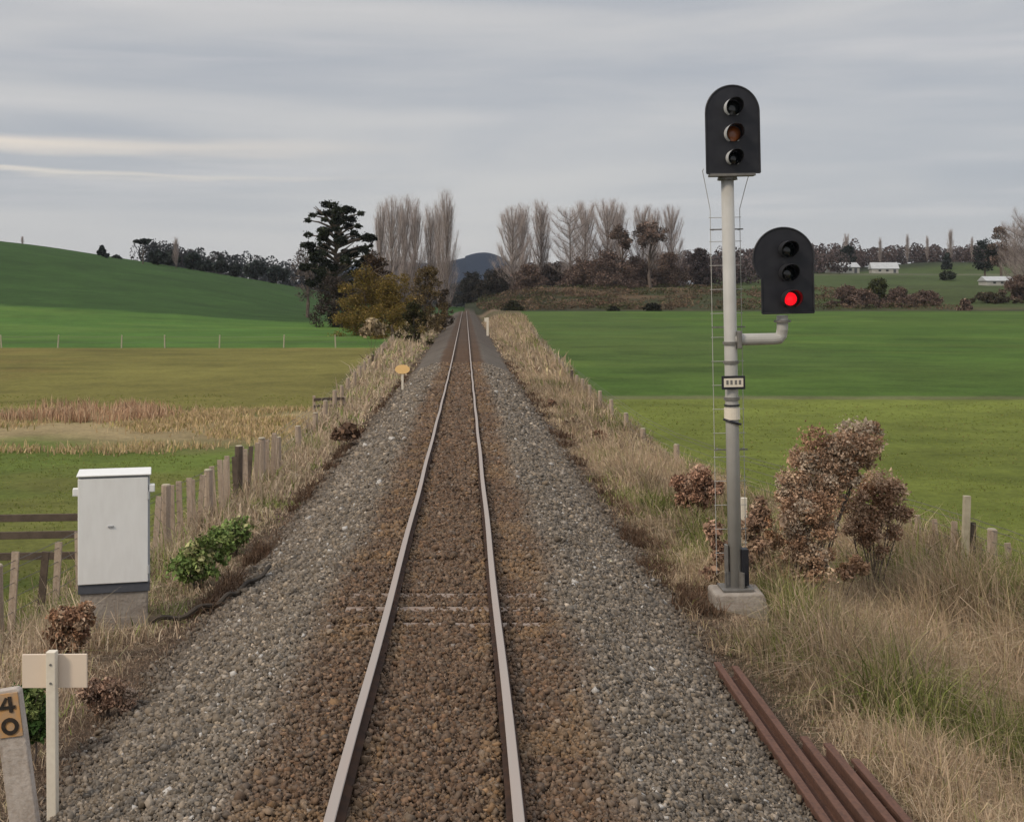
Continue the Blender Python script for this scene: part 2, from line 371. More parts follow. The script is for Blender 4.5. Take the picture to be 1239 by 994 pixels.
# ------------------------------------------------------------------ ballast stones
def stones(x, y, z, s, c):
    k = len(x); cube = np.array([[a, b, e] for e in (-1, 1) for b in (-1, 1) for a in (-1, 1)], float) * .5
    V = cube[None] * (1 + rng.uniform(-.6, .25, (k, 8, 3))) * s[:, None, None] * rng.uniform(.5, 1.4, (k, 1, 3))
    q = rng.normal(size=(k, 4)); q /= np.linalg.norm(q, axis=1)[:, None]; w, i, j, l = q.T
    Rm = np.stack([1 - 2 * (j * j + l * l), 2 * (i * j - l * w), 2 * (i * l + j * w), 2 * (i * j + l * w), 1 - 2 * (i * i + l * l), 2 * (j * l - i * w), 2 * (i * l - j * w), 2 * (j * l + i * w), 1 - 2 * (i * i + j * j)], 1).reshape(k, 3, 3)
    V = np.einsum('kab,kvb->kva', Rm, V) + np.stack([x, y, z], 1)[:, None]
    f = np.array([(0, 2, 3, 1), (4, 5, 7, 6), (0, 1, 5, 4), (2, 6, 7, 3), (0, 4, 6, 2), (1, 3, 7, 5)])
    Fc = (f[None] + (np.arange(k) * 8)[:, None, None]).reshape(-1, 4)
    return V.reshape(-1, 3), Fc, np.repeat(c, 8, 0)
def ballast():
    Vs, Fs, Cs = [], [], []; off = 0
    for y0, y1, dens, size in ((5.2, 10, 2700, .025), (10, 15, 2100, .028), (15, 22, 1300, .033), (22, 30, 700, .042), (30, 42, 380, .052), (42, 75, 150, .070)):
        k = int((y1 - y0) * 6.6 * dens); y = rng.uniform(y0, y1, k); x = TX + rng.uniform(-3.3, 3.3, k); a = np.abs(x - TX)
        w2 = fbm(x, y, 1.2, 44) - .5; w1 = fbm(x, y, 6, 40) - .5; wig = a + .35 * w2 + .25 * w1
        keep = rng.random(k) > sm(2.75, 3.25, wig)
        keep &= ~((np.abs(a - .57) < .075))                            # nothing on the rails
        jt = (np.abs(y - 13.55) < .13) | (np.abs(y - 14.25) < .12) | (np.abs(y - 12.9) < .12) | (np.abs(y - 16.3) < .12)
        keep &= ~(jt & (a < 1.12) & (rng.random(k) < .86))
        x, y, a, wig = x[keep], y[keep], a[keep], wig[keep]; k = len(x)
        s = size * rng.lognormal(0, .28, k); z = ground(x, y) + s * rng.uniform(-.15, .75, k)
        z = np.where(a < 1.2, np.minimum(z, rail_z(y) - .115), z)
        g = np.array([.200, .174, .145]) * rng.lognormal(-.06, .33, k)[:, None]
        warm = rng.random(k)[:, None]; g = g * (1 - warm * np.array([-.08, .02, .15]))
        pale = rng.random(k) < .012; g[pale] = np.array([.5, .47, .43])
        rust = np.clip(1 - sm(.98 , 1.5 , wig), 0, 1) * rng.uniform(.55, 1, k)
        br = np.array([.140, .083, .049]) * rng.lognormal(-.05, .32, k)[:, None]
        og = np.array([.19, .115, .06]) * rng.lognormal(0, .25, k)[:, None]
        om = ((fbm(x, y, .8, 61) > .53) & (np.abs(a - .8) < .45) | (rng.random(k) < .06))[:, None]
        br = np.where(om, og, br)
        c = g * (1 - rust[:, None]) + br * rust[:, None]
        edge = sm(2.55, 3.0, wig)[:, None]; c = c * (1 - edge * .5) + np.array([.10, .075, .055]) * edge * .5
        V, Fc, C = stones(x, y, z, s, np.clip(c, .01, .62)); Vs.append(V); Fs.append(Fc + off); Cs.append(C); off += len(V)
    me = new_mesh('ballast', np.concatenate(Vs), np.concatenate(Fs), M['stone'], np.concatenate(Cs))
    tag(link('ballast', me), 'crushed grey and rusty brown stone ballast under and beside the rails', 'ballast', kind='stuff')
ballast()

# ------------------------------------------------------------------ rails and sleepers
HEADW = .07
RAIL = [(-.065, 0), (.065, 0), (.065, .012), (.012, .03), (.009, .10), (.034, .112), (.035, .137), (.030, .142), (-.030, .142), (-.035, .137), (-.034, .112), (-.009, .10), (-.012, .03), (-.065, .012)]
def sweep(prof, pts):
    m = len(prof); V = []; F_ = []; mi = []
    for p in pts:
        for a, b in prof: V.append((p[0] + a, p[1], p[2] + b))
    for j in range(len(pts) - 1):
        for i in range(m):
            F_.append((j * m + i, j * m + (i + 1) % m, (j + 1) * m + (i + 1) % m, (j + 1) * m + i)); mi.append(1 if i in (6, 7, 8) else 0)
    F_ += [tuple(range(m))[::-1], tuple(range((len(pts) - 1) * m, len(pts) * m))]; mi += [0, 0]
    return V, F_, mi
ry = list(np.concatenate([np.arange(2, 60, .5), np.arange(60, 345, 3)]))
for sx, lab in ((-1, 'worn steel running rail on the left side of the track'), (1, 'worn steel running rail nearer the signal mast')):
    V, F_, mi = sweep(RAIL, [(TX + sx * .57 + .006 * math.sin(y * .7 + sx), y, float(smooth_rz(y)) - .142 + .003 * math.sin(y * 1.1 + sx)) for y in ry])
    t = thing('running_rail', (TX + sx * .57, 7, float(rail_z(7)) - .14), lab, 'rail', 'running rails of the single track')
    me = new_mesh('rail_body', V, F_, [M['rail_rust'], M['rail_top']], midx=mi)
    o = link('rail_body', me, t); o.matrix_parent_inverse = Matrix.Translation(t.location).inverted()
    for jy in (13.9,):
        mb = MB()
        for s2 in (-1, 1): mb.box((TX + sx * .57 + s2 * .023, jy, float(rail_z(jy)) - .08), (.018, .62, .06))
        j = mb.build('joint_plate', M['old_rust'], t, .003); j.matrix_parent_inverse = Matrix.Translation(t.location).inverted()
pale = {round(13.55, 2)}
def sleeper(y, mat, label, raised=0., spikes=True):
    z = float(smooth_rz(y)) - .155 + raised
    t = thing('sleeper', (TX, y, z - .15), label, 'sleeper', 'sleepers under the track')
    w = .2; mb = MB().box((0, 0, .07), (2.13, w, .14 + 0)); mb.build('timber', mat, t, .008)
    return t
first = None
for i, y in enumerate(np.arange(5.9, 58, .7)):
    if abs(y - 12.9) < .3 or abs(y - 13.6) < .3 or abs(y - 14.3) < .3: continue
    if first is None: first = sleeper(y, M['sleeper'], 'dark timber sleeper almost buried in the brown ballast'); t = first
    else: t = copy_tree(first)
    t.location = (TX + random.uniform(-.02, .02), y, float(smooth_rz(y)) - .305); t.rotation_euler.z = random.uniform(-.012, .012)
sleeper(12.9, M['sleeper_pale'], 'grey sleeper before the rail joint, nearest of the exposed ones', .0)
sleeper(13.57, M['sleeper_pale'], 'palest exposed sleeper directly under the rail joint', .012)
sleeper(14.27, M['sleeper_pale'], 'exposed pale sleeper just beyond the rail joint', .004)

# ------------------------------------------------------------------ spare rails
for i, (x0, y0, x1, y1) in enumerate(((2.60, 5.2, 2.70, 13.3), (2.76, 5.2, 2.85, 13.1), (2.915, 5.0, 2.975, 10.9), (3.06, 5.0, 3.125, 10.7), (3.21, 5.2, 3.27, 10.4))):
    lab = ['rusty spare rail against the ballast, longest and nearest the track', 'rusty spare rail second from the ballast, long and partly under grass',
           'short rusty spare rail in the middle of the five', 'short rusty spare rail second from the grass', 'rusty spare rail at the grassy side of the pile'][i]
    pts = []
    for q in np.linspace(0, 1, 24):
        y = y0 + (y1 - y0) * q; pts.append((x0 + (x1 - x0) * q, y, float(smooth_rz(y)) - .80 + (.0, .015, .01, .02, -.01)[i]))
    V, F_, mi = sweep(RAIL, pts); me = new_mesh('spare_rail', V, F_, M['old_rust'])
    tag(link('spare_rail', me), lab, 'rail', 'rusty spare rails by the track')

# ------------------------------------------------------------------ signal
def build_signal():
    Y = 17.0; S = 88.2; X, _ = px(890, 712, Y); zt = CAMZ - (712 - V0) / F * Y; g = gz(X, Y)
    t = thing('railway_signal', (X, Y, zt), 'tall galvanised two-headed railway signal with its lower lamp glowing red', 'railway signal', rot=(0, R(-1.15), 0))
    H = lambda v: (712 - v) / S
    XL = lambda u, v: (u - (890 - (712 - v) * .0201)) / S
    # concrete foot
    zb = g - zt - .3; poly = [(-.36, -.32), (.34, -.30), (.36, .3), (-.34, .32)]; V = []; 
    for k, (sc_, z) in enumerate(((1.06, zb), (1.04, -.22), (.96, -.03), (.90, 0))): V += [(x * sc_ + (.03 if k == 1 else 0), y * sc_, z) for x, y in poly]
    F_ = [(j * 4 + i, j * 4 + (i + 1) % 4, j * 4 + 4 + (i + 1) % 4, j * 4 + 4 + i) for j in range(3) for i in range(4)] + [(3, 2, 1, 0), (12, 13, 14, 15)]
    MB().add(V, F_).build('concrete_base', M['concrete'], t, .02)
    mast = MB().tube((0, 0, .03), (0, 0, H(212)), .092, .086, 24).build('mast', M['galv'], t, smooth=False)
    for p in mast.data.polygons: p.use_smooth = len(p.vertices) == 4
    for v in (415, 438, 482):
        MB().tube((0, 0, H(v) - .02), (0, 0, H(v) + .02), .108, k=20).build('collar', M['galv_dark'], mast)
    bb = MB().box((0, 0, .02), (.42, .42, .03)); bb.build('base_plate', M['galv_dark'], t, .004)
    fb = MB()
    for a in range(4):
        r = Matrix.Rotation(a * math.pi / 2 + .5, 3, 'Z'); fb.box(r @ Vector((.135, 0, .14)), (.09, .02, .22), a * math.pi / 2 + .5)
    fb.build('gusset', M['galv_dark'], t)
    MB().box((.12, -.03, .31), (.10, .14, .50)).build('cable_box', M['head_black'], t, .012)
    MB().box((-.125, -.03, .34), (.04, .10, .56)).build('cable_trough', M['galv_dark'], t, .01)
    # number plate, strap plate
    npz = H(462); pl = MB().box((.0, -.125, npz), (.32, .02, .185)).build('number_plate', M['head_black'], t, .006)
    MB().box((.0, -.138, npz), (.262, .008, .118)).build('plate_face', M['white'], pl)
    m4 = MB()
    for dx in (-.085, -.03, .03, .085): m4.box((dx, -.1435, npz + .004), (.030, .004, .058)).box((dx, -.1443, npz + .004), (.010, .004, .018))
    m4.build('plate_figures', M['galv_dark'], pl)
    M3 = Matrix.Rotation(R(16), 3, 'Y')
    sp = MB().tube((0, 0, H(507)), (0, 0, H(493)), .108, k=20).build('white_band', M['white'], t)
    MB().path([(.112 * math.cos(a), .112 * math.sin(a), H(510) - .035 * math.cos(a)) for a in np.linspace(math.pi, 2 * math.pi, 12)], .017, 6).build('black_strap', M['head_black'], t)
    MB().tube((0, 0, H(491)), (0, 0, H(489)), .106, k=20).build('strap', M['head_black'], t)
    # ladder behind the mast with splayed top
    for s in (-1, 1):
        bx = .205 * s; tx = XL(851 if s < 0 else 909, 206)
        pts = [(bx, .24, .15), (bx, .22, H(440)), (bx, .20, H(252)), (tx * .86, .12, H(222)), (tx, .06, H(206)), (tx, -.02, H(204))]
        MB().path(pts, .0052, 6).build('ladder_stile', M['galv'], t)
    for k in range(15):
        z = .45 + k * (H(262) - .45) / 14
        MB().tube((-.225, .21, z), (.225, .21, z), .0052, k=6).build('rung', M['galv'], t)
    for v in (277, 396, 545):
        MB().box((0, .12, H(v)), (.46, .015, .018)).box((-.18, .16, H(v)), (.02, .1, .02)).box((.18, .16, H(v)), (.02, .1, .02)).build('ladder_bracket', M['galv_dark'], t)
    # heads
    def hood(par, x, z, r, mat, dep=.26):
        th = .009; V = []; F_ = []; k = 22; a0, a1 = R(-60), R(240)
        for j, yy in enumerate((-.045, -.045 - dep)):
            for i in range(k + 1):
                a = a0 + (a1 - a0) * i / k
                cut = 0 if j == 0 else (1 - (math.sin(a) + .8) / 1.8) * dep * .55
                for rr in (r, r - th): V.append((x + math.cos(a) * rr, yy + cut, z + math.sin(a) * rr))
        m = 2 * (k + 1)
        for i in range(k):
            o0, i0, o1, i1 = 2 * i, 2 * i + 1, 2 * i + 2, 2 * i + 3
            F_ += [(o0, o1, m + o1, m + o0), (i1, i0, m + i0, m + i1), (m + o0, m + o1, m + i1, m + i0), (o1, o0, i0, i1)]
        F_ += [(0, m, m + 1, 1), (2 * k, 2 * k + 1, m + 2 * k + 1, m + 2 * k)]
        o = MB().add(V, F_).build('hood', mat, par, smooth=False); o.data.materials.append(M['head_black'])
        for q in range(k): o.data.polygons[4 * q + 1].material_index = 1; o.data.polygons[4 * q + 2].material_index = 1
        return o
    def lens(par, x, z, r, mat):
        V = []; F_ = []; k = 20
        for j, (rr, yy) in enumerate(((1, -.05), (.97, -.062), (.6, -.078), (.25, -.085))):
            for i in range(k): V.append((x + math.cos(2 * math.pi * i / k) * r * rr, yy, z + math.sin(2 * math.pi * i / k) * r * rr))
        F_ = [(j * k + i, j * k + (i + 1) % k, j * k + k + (i + 1) % k, j * k + k + i) for j in range(3) for i in range(k)] + [tuple(range(3 * k, 4 * k))]
        return MB().add(V, F_).build('lens', mat, par, smooth=True)
    def head(name, cx, v0, v1, wid, lights, mats, hmat, yoff, disc=None):
        w = wid / S / 2; z0, z1 = H(v1), H(v0); e = bpy.data.objects.new(name, None)
        poly = [(cx - w, z0), (cx + w, z0)] + [(cx + w * math.cos(a), z1 - w + w * math.sin(a)) for a in np.linspace(0, math.pi, 22)]
        if disc:
            dx, dv, dr = disc; r = dr / S; zc = H(dv); xc = XL(dx, dv)
            xr = cx + w; xl = cx - w
            ar = -math.acos(min(1, (xr - xc) / r)); al = math.pi + math.acos(min(1, (xc - xl) / r))
            poly = [(xl, z0), (xr, z0)] + [(xc + r * math.cos(a), zc + r * math.sin(a)) for a in np.linspace(ar, al, 34)]
        ho = MB().extr(poly, yoff - .012, yoff + .012).build(name, M['head_black'], t, .004)
        rim = MB()
        for i in range(len(poly)):
            p, q = poly[i], poly[(i + 1) % len(poly)]; rim.tube((p[0], yoff - .018, p[1]), (q[0], yoff - .018, q[1]), .012, k=5)
        rim.build('rim', M['hood_black'], ho)
        MB().box((cx, yoff + .11, (z0 + z1) / 2 - .04), (w * 1.25, .19, (z1 - z0) * .80)).build('lamp_box', M['hood_black'], ho, .02)
        for (v, r, lx), mt in zip(lights, mats):
            l = lens(ho, cx + lx, H(v), r * (.70 if mt.name.startswith('lit') else .86), mt); h = hood(ho, cx + lx, H(v), r, hmat)
            for q in (l, h): q.location.y = yoff + .02
        return ho
    head('upper_signal_head', XL(883.5, 160), 106, 211, 64, ((133, .118, 0), (164, .122, 0), (193, .105, 0)), (M['lens_dark'], M['lens_amber'], M['lens_dark']), M['hood_grey'], -.14)
    MB().tube((0, 0, H(218)), (0, 0, H(206)), .14, .11, 16).build('mast_cap', M['galv_dark'], t)
    MB().box((XL(883.5, 212), -.10, H(213)), (.62, .16, .035)).build('head_bracket', M['galv_dark'], t, .004)
    head('lower_signal_head', XL(949, 330), 275, 380, 62, ((304, .118, 0), (332, .122, 0), (363, .128, .03)), (M['lens_dark'], M['lens_dark'], M['lens_red']), M['hood_black'], -.14, disc=(944.5, 314, 36.5))
    ax = XL(945.5, 411); az = H(411)
    MB().path([(.05, 0, az), (ax - .10, 0, az), (ax - .035, 0, az + .008), (ax, 0, az + .05), (ax + .01, -.02, az + .13), (ax + .01, -.03, H(383))], [.082, .08, .082, .08, .078, .078], 16).build('side_arm', M['galv'], t)
    MB().tube((ax + .01, -.03, H(391)), (ax + .01, -.03, H(388.5)), .115, k=16).build('arm_flange', M['galv_dark'], t)
    MB().box((.10, 0, az), (.06, .26, .24)).build('arm_clamp', M['galv_dark'], t, .01)
build_signal()

# ------------------------------------------------------------------ relay cabinet
def build_cabinet():
    Y = 15.8; s = F / Y; X, zb = px(138, 746, Y); g = gz(X, Y)
    t = thing('relay_cabinet', (X, Y, zb), 'white painted steel relay cabinet on a concrete plinth beside the fence', 'cabinet', rot=(0, 0, R(14)))
    h = lambda v: (746 - v) / s
    w = 88 / s; d = .55
    MB().box((0, d / 2 + .02, h(717) / 2 - .15), (w * .90, d, h(717) + .3)).build('plinth', M['concrete'], t, .015)
    MB().box((0, d / 2 + .01, (h(717) + h(706)) / 2 + .0015), (w * .95, d + .02, h(706) - h(717) - .003)).build('base_band', M['cab_dark'], t, .004)
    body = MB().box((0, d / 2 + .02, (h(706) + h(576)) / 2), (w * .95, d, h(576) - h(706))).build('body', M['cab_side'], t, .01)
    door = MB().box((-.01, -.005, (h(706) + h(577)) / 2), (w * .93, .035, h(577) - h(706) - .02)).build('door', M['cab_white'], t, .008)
    MB().box((-.04, -.03, h(636)), (.07, .02, .02)).build('handle', M['cab_side'], door, .004)
    MB().box((.0, d / 2, h(574.5)), (w * .99, d + .08, .022)).build('lid', M['cab_white'], t, .01)
    for sx, hh in ((-1, 594), (1, 592)): MB().box((sx * w * .505, .04, h(hh)), (.075, .10, .10)).build('vent_cowl', M['cab_white'], t, .012)
    for zz in (h(600), h(690)): MB().tube((w * .465, -.03, zz - .05), (w * .465, -.03, zz + .05), .014, k=8).build('hinge', M['cab_side'], door)
build_cabinet()

# ------------------------------------------------------------------ T-shaped white sign and the numbered post
def build_sign():
    Y = 9.4; s = F / Y; X, zb = px(64, 972, Y); g = gz(X, Y)
    t = thing('white_sign_post', (X, Y, g), 'cream white post with a blank board, back to the camera, at the ballast edge', 'sign post', rot=(0, R(-.3), 0))
    z = lambda v: CAMZ - (v - V0) / s - g
    MB().box((0, 0, (z(787) - .25) / 2), (.073, .073, z(787) + .25)).build('post', M['white'], t, .006)
    MB().box((.004, .05, (z(793) + z(834)) / 2), (.495, .018, z(793) - z(834))).build('board', M['board'], t, .004)
    for dz in (.06, .2): MB().tube((.0, -.037, z(834) + dz), (.0, -.043, z(834) + dz), .009, k=8).build('bolt', M['galv_dark'], t)
build_sign()
def glyph(mb, ch, cx, cz, w, h, y, st):
    if ch == '4':
        mb.box((cx + w * .22, y, cz), (st, .006, h)); mb.box((cx, y - .001, cz - h * .18), (w, .006, st * .9))
        Mx = Matrix.Rotation(R(-32), 3, 'Y').inverted(); mb.box((cx - w * .14, y + .001, cz + h * .16), (st * .8, .006, h * .66), M=Matrix.Rotation(R(34), 3, 'Y'))
    else:
        k = 20; V = []
        for yy in (y - .003, y + .003):
            for rr in (1, 0):
                for i in range(k):
                    a = 2 * math.pi * i / k; ca, sa = math.cos(a), math.sin(a)
                    V.append((cx + (w / 2 - (0 if rr else st)) * ca, yy, cz + (h / 2 - (0 if rr else st)) * sa))
        F_ = []
        for i in range(k):
            j = (i + 1) % k; F_ += [(i, j, k + j, k + i), (2 * k + j, 2 * k + i, 3 * k + i, 3 * k + j), (i, 2 * k + i, 2 * k + j, j), (k + j, 3 * k + j, 3 * k + i, k + i)]
        mb.add(V, F_)
def build_number_post():
    Y = 8.35; s = F / Y; xt, zt = px(9, 832, Y); xb, zb = px(31, 1000, Y); g = gz(xb, Y)
    lean = math.atan2(xb - xt, zt - zb)
    t = thing('distance_post', (xb, Y, zb), 'leaning grey timber post with orange plaque numbered 40', 'distance post', rot=(0, -lean, 0))
    Hh = math.hypot(xt - xb, zt - zb); w = 33 / s
    poly = [(-w / 2 * 1.05, min(g - zb, 0) - .3), (w / 2 * 1.05, min(g - zb, 0) - .3), (w / 2, Hh * .55), (w / 2 * .98, Hh - .02), (w / 2 - .02, Hh), (-w / 2, Hh - .005)]
    MB().extr(poly, -.035, .035).build('post', M['slab'], t, .008)
    p = MB().box((.0, -.041, Hh - .17), (w * .88, .010, .295)).build('number_plaque', M['orange'], t, .003)
    mb = MB(); glyph(mb, '4', .0, Hh - .098, w * .62, .105, -.050, .024); mb.build('figure_four', M['black'], p)
    mb = MB(); glyph(mb, '0', .004, Hh - .243, w * .64, .115, -.050, .026); mb.build('figure_nought', M['black'], p)
build_number_post()
# small markers further along
def marker(u, vb, Y, vt, label, board):
    X, zb = px(u, vb, Y); g = gz(X, Y); h = (vb - vt) / F * Y
    t = thing('trackside_marker', (X, Y, zb), label, 'marker post')
    MB().box((0, 0, h / 2 - .15), (.10 if board else .26, .08, h + .3)).build('post', M['white'], t, .006)
    if board:
        poly = [(math.cos(a) * .36, h - .18 + math.sin(a) * .22) for a in np.linspace(0, 2 * math.pi, 16, endpoint=False)]
        MB().extr(poly, -.07, -.045).build('board', M['warm'], t)
    else: MB().box((-.22, 0, h * .85), (.3, .06, .45)).build('board', M['white'], t)
marker(487, 471, 59.5, 442, 'white marker post with faded yellow rounded board left of the track', True)
marker(590, 403, 142, 384, 'small white marker beside the far track, right of the rails', False)

# cable conduit from the cabinet towards the track
pts = [(px(u, v, Y)[0], Y) for u, v, Y in ((182, 752, 15.7), (225, 742, 15.9), (262, 730, 16.3), (283, 722, 16.7), (305, 722, 17.0), (330, 706, 17.9))]
P = []
for i in range(len(pts) - 1):
    for q in np.linspace(0, 1, 6, endpoint=False):
        x = pts[i][0] * (1 - q) + pts[i + 1][0] * q; y = pts[i][1] * (1 - q) + pts[i + 1][1] * q; P.append((x, y, gz(x, y) + .10 + .03 * math.sin(len(P) * .9)))
tag(MB().path(P, .032, 7).build('cable_conduit', M['cable']), 'dark conduit snaking over the ground from the cabinet plinth to the ballast', 'conduit')

# ------------------------------------------------------------------ fences
def fence(name, fx, y0, y1, ybat, label, rnd, hgt=1.12, pale=.3):
    t = thing(name, (float(fx(y0)), y0, gz(fx(y0), y0)), label, 'fence')
    inv = Matrix.Translation(t.location).inverted()
    ysl = []; y = y0; k = 0
    while y < y1:
        isp = (k % 6 == 0) if y < ybat else True
        ysl.append((y, isp)); y += ((.36 if 19.5 < y < 30 and y1 < 160 else .6) + rnd.uniform(-.06, .06)) if y < ybat else 4.6; k += 1
    tops = []
    for y, isp in ysl:
        x = float(fx(y)); g = gz(x, y); h = hgt * (1 if y < ybat else .8) + rnd.uniform(-.13, .11) + (.06 if isp else 0)
        lx = rnd.uniform(-.05, .05); w = .17 if isp else .10
        if isp:
            mb = MB().tube((x, y, g - .3), (x + lx * .5, y + rnd.uniform(-.04, .04), g + h), w / 2 * 1.1, w / 2, 9)
            o = mb.build('post', M['post'] if rnd.random() < .9 else M['postdark'], t); o.matrix_parent_inverse = inv
            c = MB().tube((x + lx * .5, y, g + h - .012), (x + lx * .5, y, g + h + .014), w / 2 * .98, w / 2 * .8, 9).build('post_top', M['posttop'], o)
        else:
            ml = Matrix.Rotation(rnd.uniform(-.09, .09), 3, 'Y') @ Matrix.Rotation(rnd.uniform(-.12, .12), 3, 'X')
            o = MB().box((x + lx, y, g + h / 2 + .04), (w, .045, h - .08), M=ml).build('batten', M['post'] if rnd.random() < .9 else M['postdark'], t); o.matrix_parent_inverse = inv
        tops.append((x, y, g))
    for hz in (.18, .38, .58, .78, .98, 1.08):
        pp = [(a[0] - .03, a[1], a[2] + hz) for a in tops]
        o = MB().path(pp, .0055 if y1 < 160 else .006, 4).build('wire', M['wire'], t); o.matrix_parent_inverse = inv
    return t
fence('batten_fence', left_fence_x, 13.2, 150, 31, 'weathered post and batten fence left of the track, behind the white cabinet', random.Random(3))
fence('batten_fence', right_fence_x, 15.0, 170, 27, 'leaning post and batten fence right of the track, sunk in tall dry grass', random.Random(9), .92)
def rail_fence(x0, y0, x1, y1, heights, label):
    g0, g1 = gz(x0, y0), gz(x1, y1); t = thing('rail_fence', (x0, y0, g0), label, 'fence'); inv = Matrix.Translation(t.location).inverted()
    m = max(2, int(math.hypot(x1 - x0, y1 - y0) / 2.2) + 1)
    for i in range(m):
        q = i / (m - 1); x = x0 + (x1 - x0) * q; y = y0 + (y1 - y0) * q; g = gz(x, y)
        o = MB().box((x, y, g + heights[0] / 2 - .1), (.11, .11, heights[0] + .3)).build('post', M['post'], t, .008); o.matrix_parent_inverse = inv
    for h in heights:
        a = math.atan2(y1 - y0, x1 - x0); L_ = math.hypot(x1 - x0, y1 - y0)
        o = MB().box(((x0 + x1) / 2, (y0 + y1) / 2 - .08, (g0 + g1) / 2 + h - .06), (L_, .04, .12), a).build('rail', M['postdark'], t, .006); o.matrix_parent_inverse = inv
rail_fence(-9.6, 20.0, -6.15, 20.3, (1.22, .94, .6), 'dark timber rail fence running into the paddock left of the cabinet')
rail_fence(-6.1, 50.0, -4.95, 50.6, (.62, .34), 'low broken timber rails beside the bank past the tan rushes')
# wire fence with pale posts along the green paddock
t = thing('paddock_fence', (-60, 114, gz(-60, 114)), 'sparse pale post fence between the olive and the bright green paddock', 'fence'); inv = Matrix.Translation(t.location).inverted()
for i, x in enumerate(np.arange(-74, -8, 5.2)):
    x += random.uniform(-1, 1); g = gz(x, 114.2)
    o = MB().tube((x, 114.2, g - .2), (x + random.uniform(-.1, .1), 114.2, g + 1.2), .07, .06, 6).build('post', M['posttop'], t); o.matrix_parent_inverse = inv
for hz in (.5, 1.0):
    o = MB().path([(x, 114.2, gz(x, 114.2) + hz) for x in np.arange(-74, -8, 4)], .01, 4).build('wire', M['wire'], t); o.matrix_parent_inverse = inv
# single white post behind the signal
X, z0 = px(900, 640, 21.5); g = gz(X, 21.5)
tag(MB().box((0, 0, .35), (.10, .09, 1.3)).build('white_post', M['white'], None, .006, loc=(X, 21.5, g + .2)), 'short white post standing in dry grass right behind the signal mast', 'post')
tag(MB().box((0, 0, .4), (.12, .10, 1.7), M=Matrix.Rotation(.03, 3, 'Y')).build('white_post', M['posttop'], None, .006, loc=(*[px(1163, 600, 22.8)[0], 22.6], gz(px(1163, 600, 22.8)[0], 22.6) + .25)), 'bleached cream post standing proud of the right-hand fence', 'post')

# ------------------------------------------------------------------ grass
def blades(x, y, z, h, w, c, lean=.35, wind=(0, 0)):
    k = len(x); th = rng.uniform(0, 2 * np.pi, k); fx, fy = np.cos(th) * w / 2, np.sin(th) * w / 2
    la = rng.uniform(0, 2 * np.pi, k); lm = np.minimum(np.abs(rng.normal(0, lean, k)), 1.5) * h; lx, ly = np.cos(la) * lm + wind[0] * h, np.sin(la) * lm + wind[1] * h
    P0 = np.stack([x, y, z - .02], 1); m = np.stack([lx * .3, ly * .3, h * .55], 1); tp = np.stack([lx, ly, h * np.clip(1 - .4 * (lm / h) ** 2, .4, 1)], 1); f = np.stack([fx, fy, fx * 0], 1)
    V = np.stack([P0 - f, P0 + f, P0 + m + f * .75, P0 + m - f * .75, P0 + tp], 1)
    b = (np.arange(k) * 5)[:, None]
    return V.reshape(-1, 3), b + np.array([[0, 1, 2, 3]]), b + np.array([[3, 2, 4]]), np.repeat(c, 5, 0)
class Grass:
    def __init__(s): s.V = []; s.Q = []; s.T = []; s.C = []; s.n = 0
    def add(s, *a, **k):
        V, Q, T, C = blades(*a, **k); s.V.append(V); s.Q.append(Q + s.n); s.T.append(T + s.n); s.C.append(C); s.n += len(V)
    def build(s, name, label, cat='grass'):
        me = new_mesh(name, np.concatenate(s.V), [np.concatenate(s.Q), np.concatenate(s.T)], M['blade'], np.concatenate(s.C)); tag(link(name, me), label, cat, kind='stuff')
def cclip(c, m=.62):
    return np.clip(c * np.minimum(1, m / np.maximum(c.max(-1, keepdims=True), 1e-6)), .004, m)
def mixc(k, cols, p, j=.22):
    c = np.array(cols)[rng.choice(len(cols), k, p=p)] * rng.lognormal(0, j, k)[:, None]; return cclip(c)
DRY = [(.56, .44, .31), (.48, .365, .255), (.61, .50, .36), (.34, .25, .175), (.46, .39, .23)]
GRN = [(.18, .22, .06), (.24, .27, .085), (.32, .32, .13), (.42, .37, .20)]
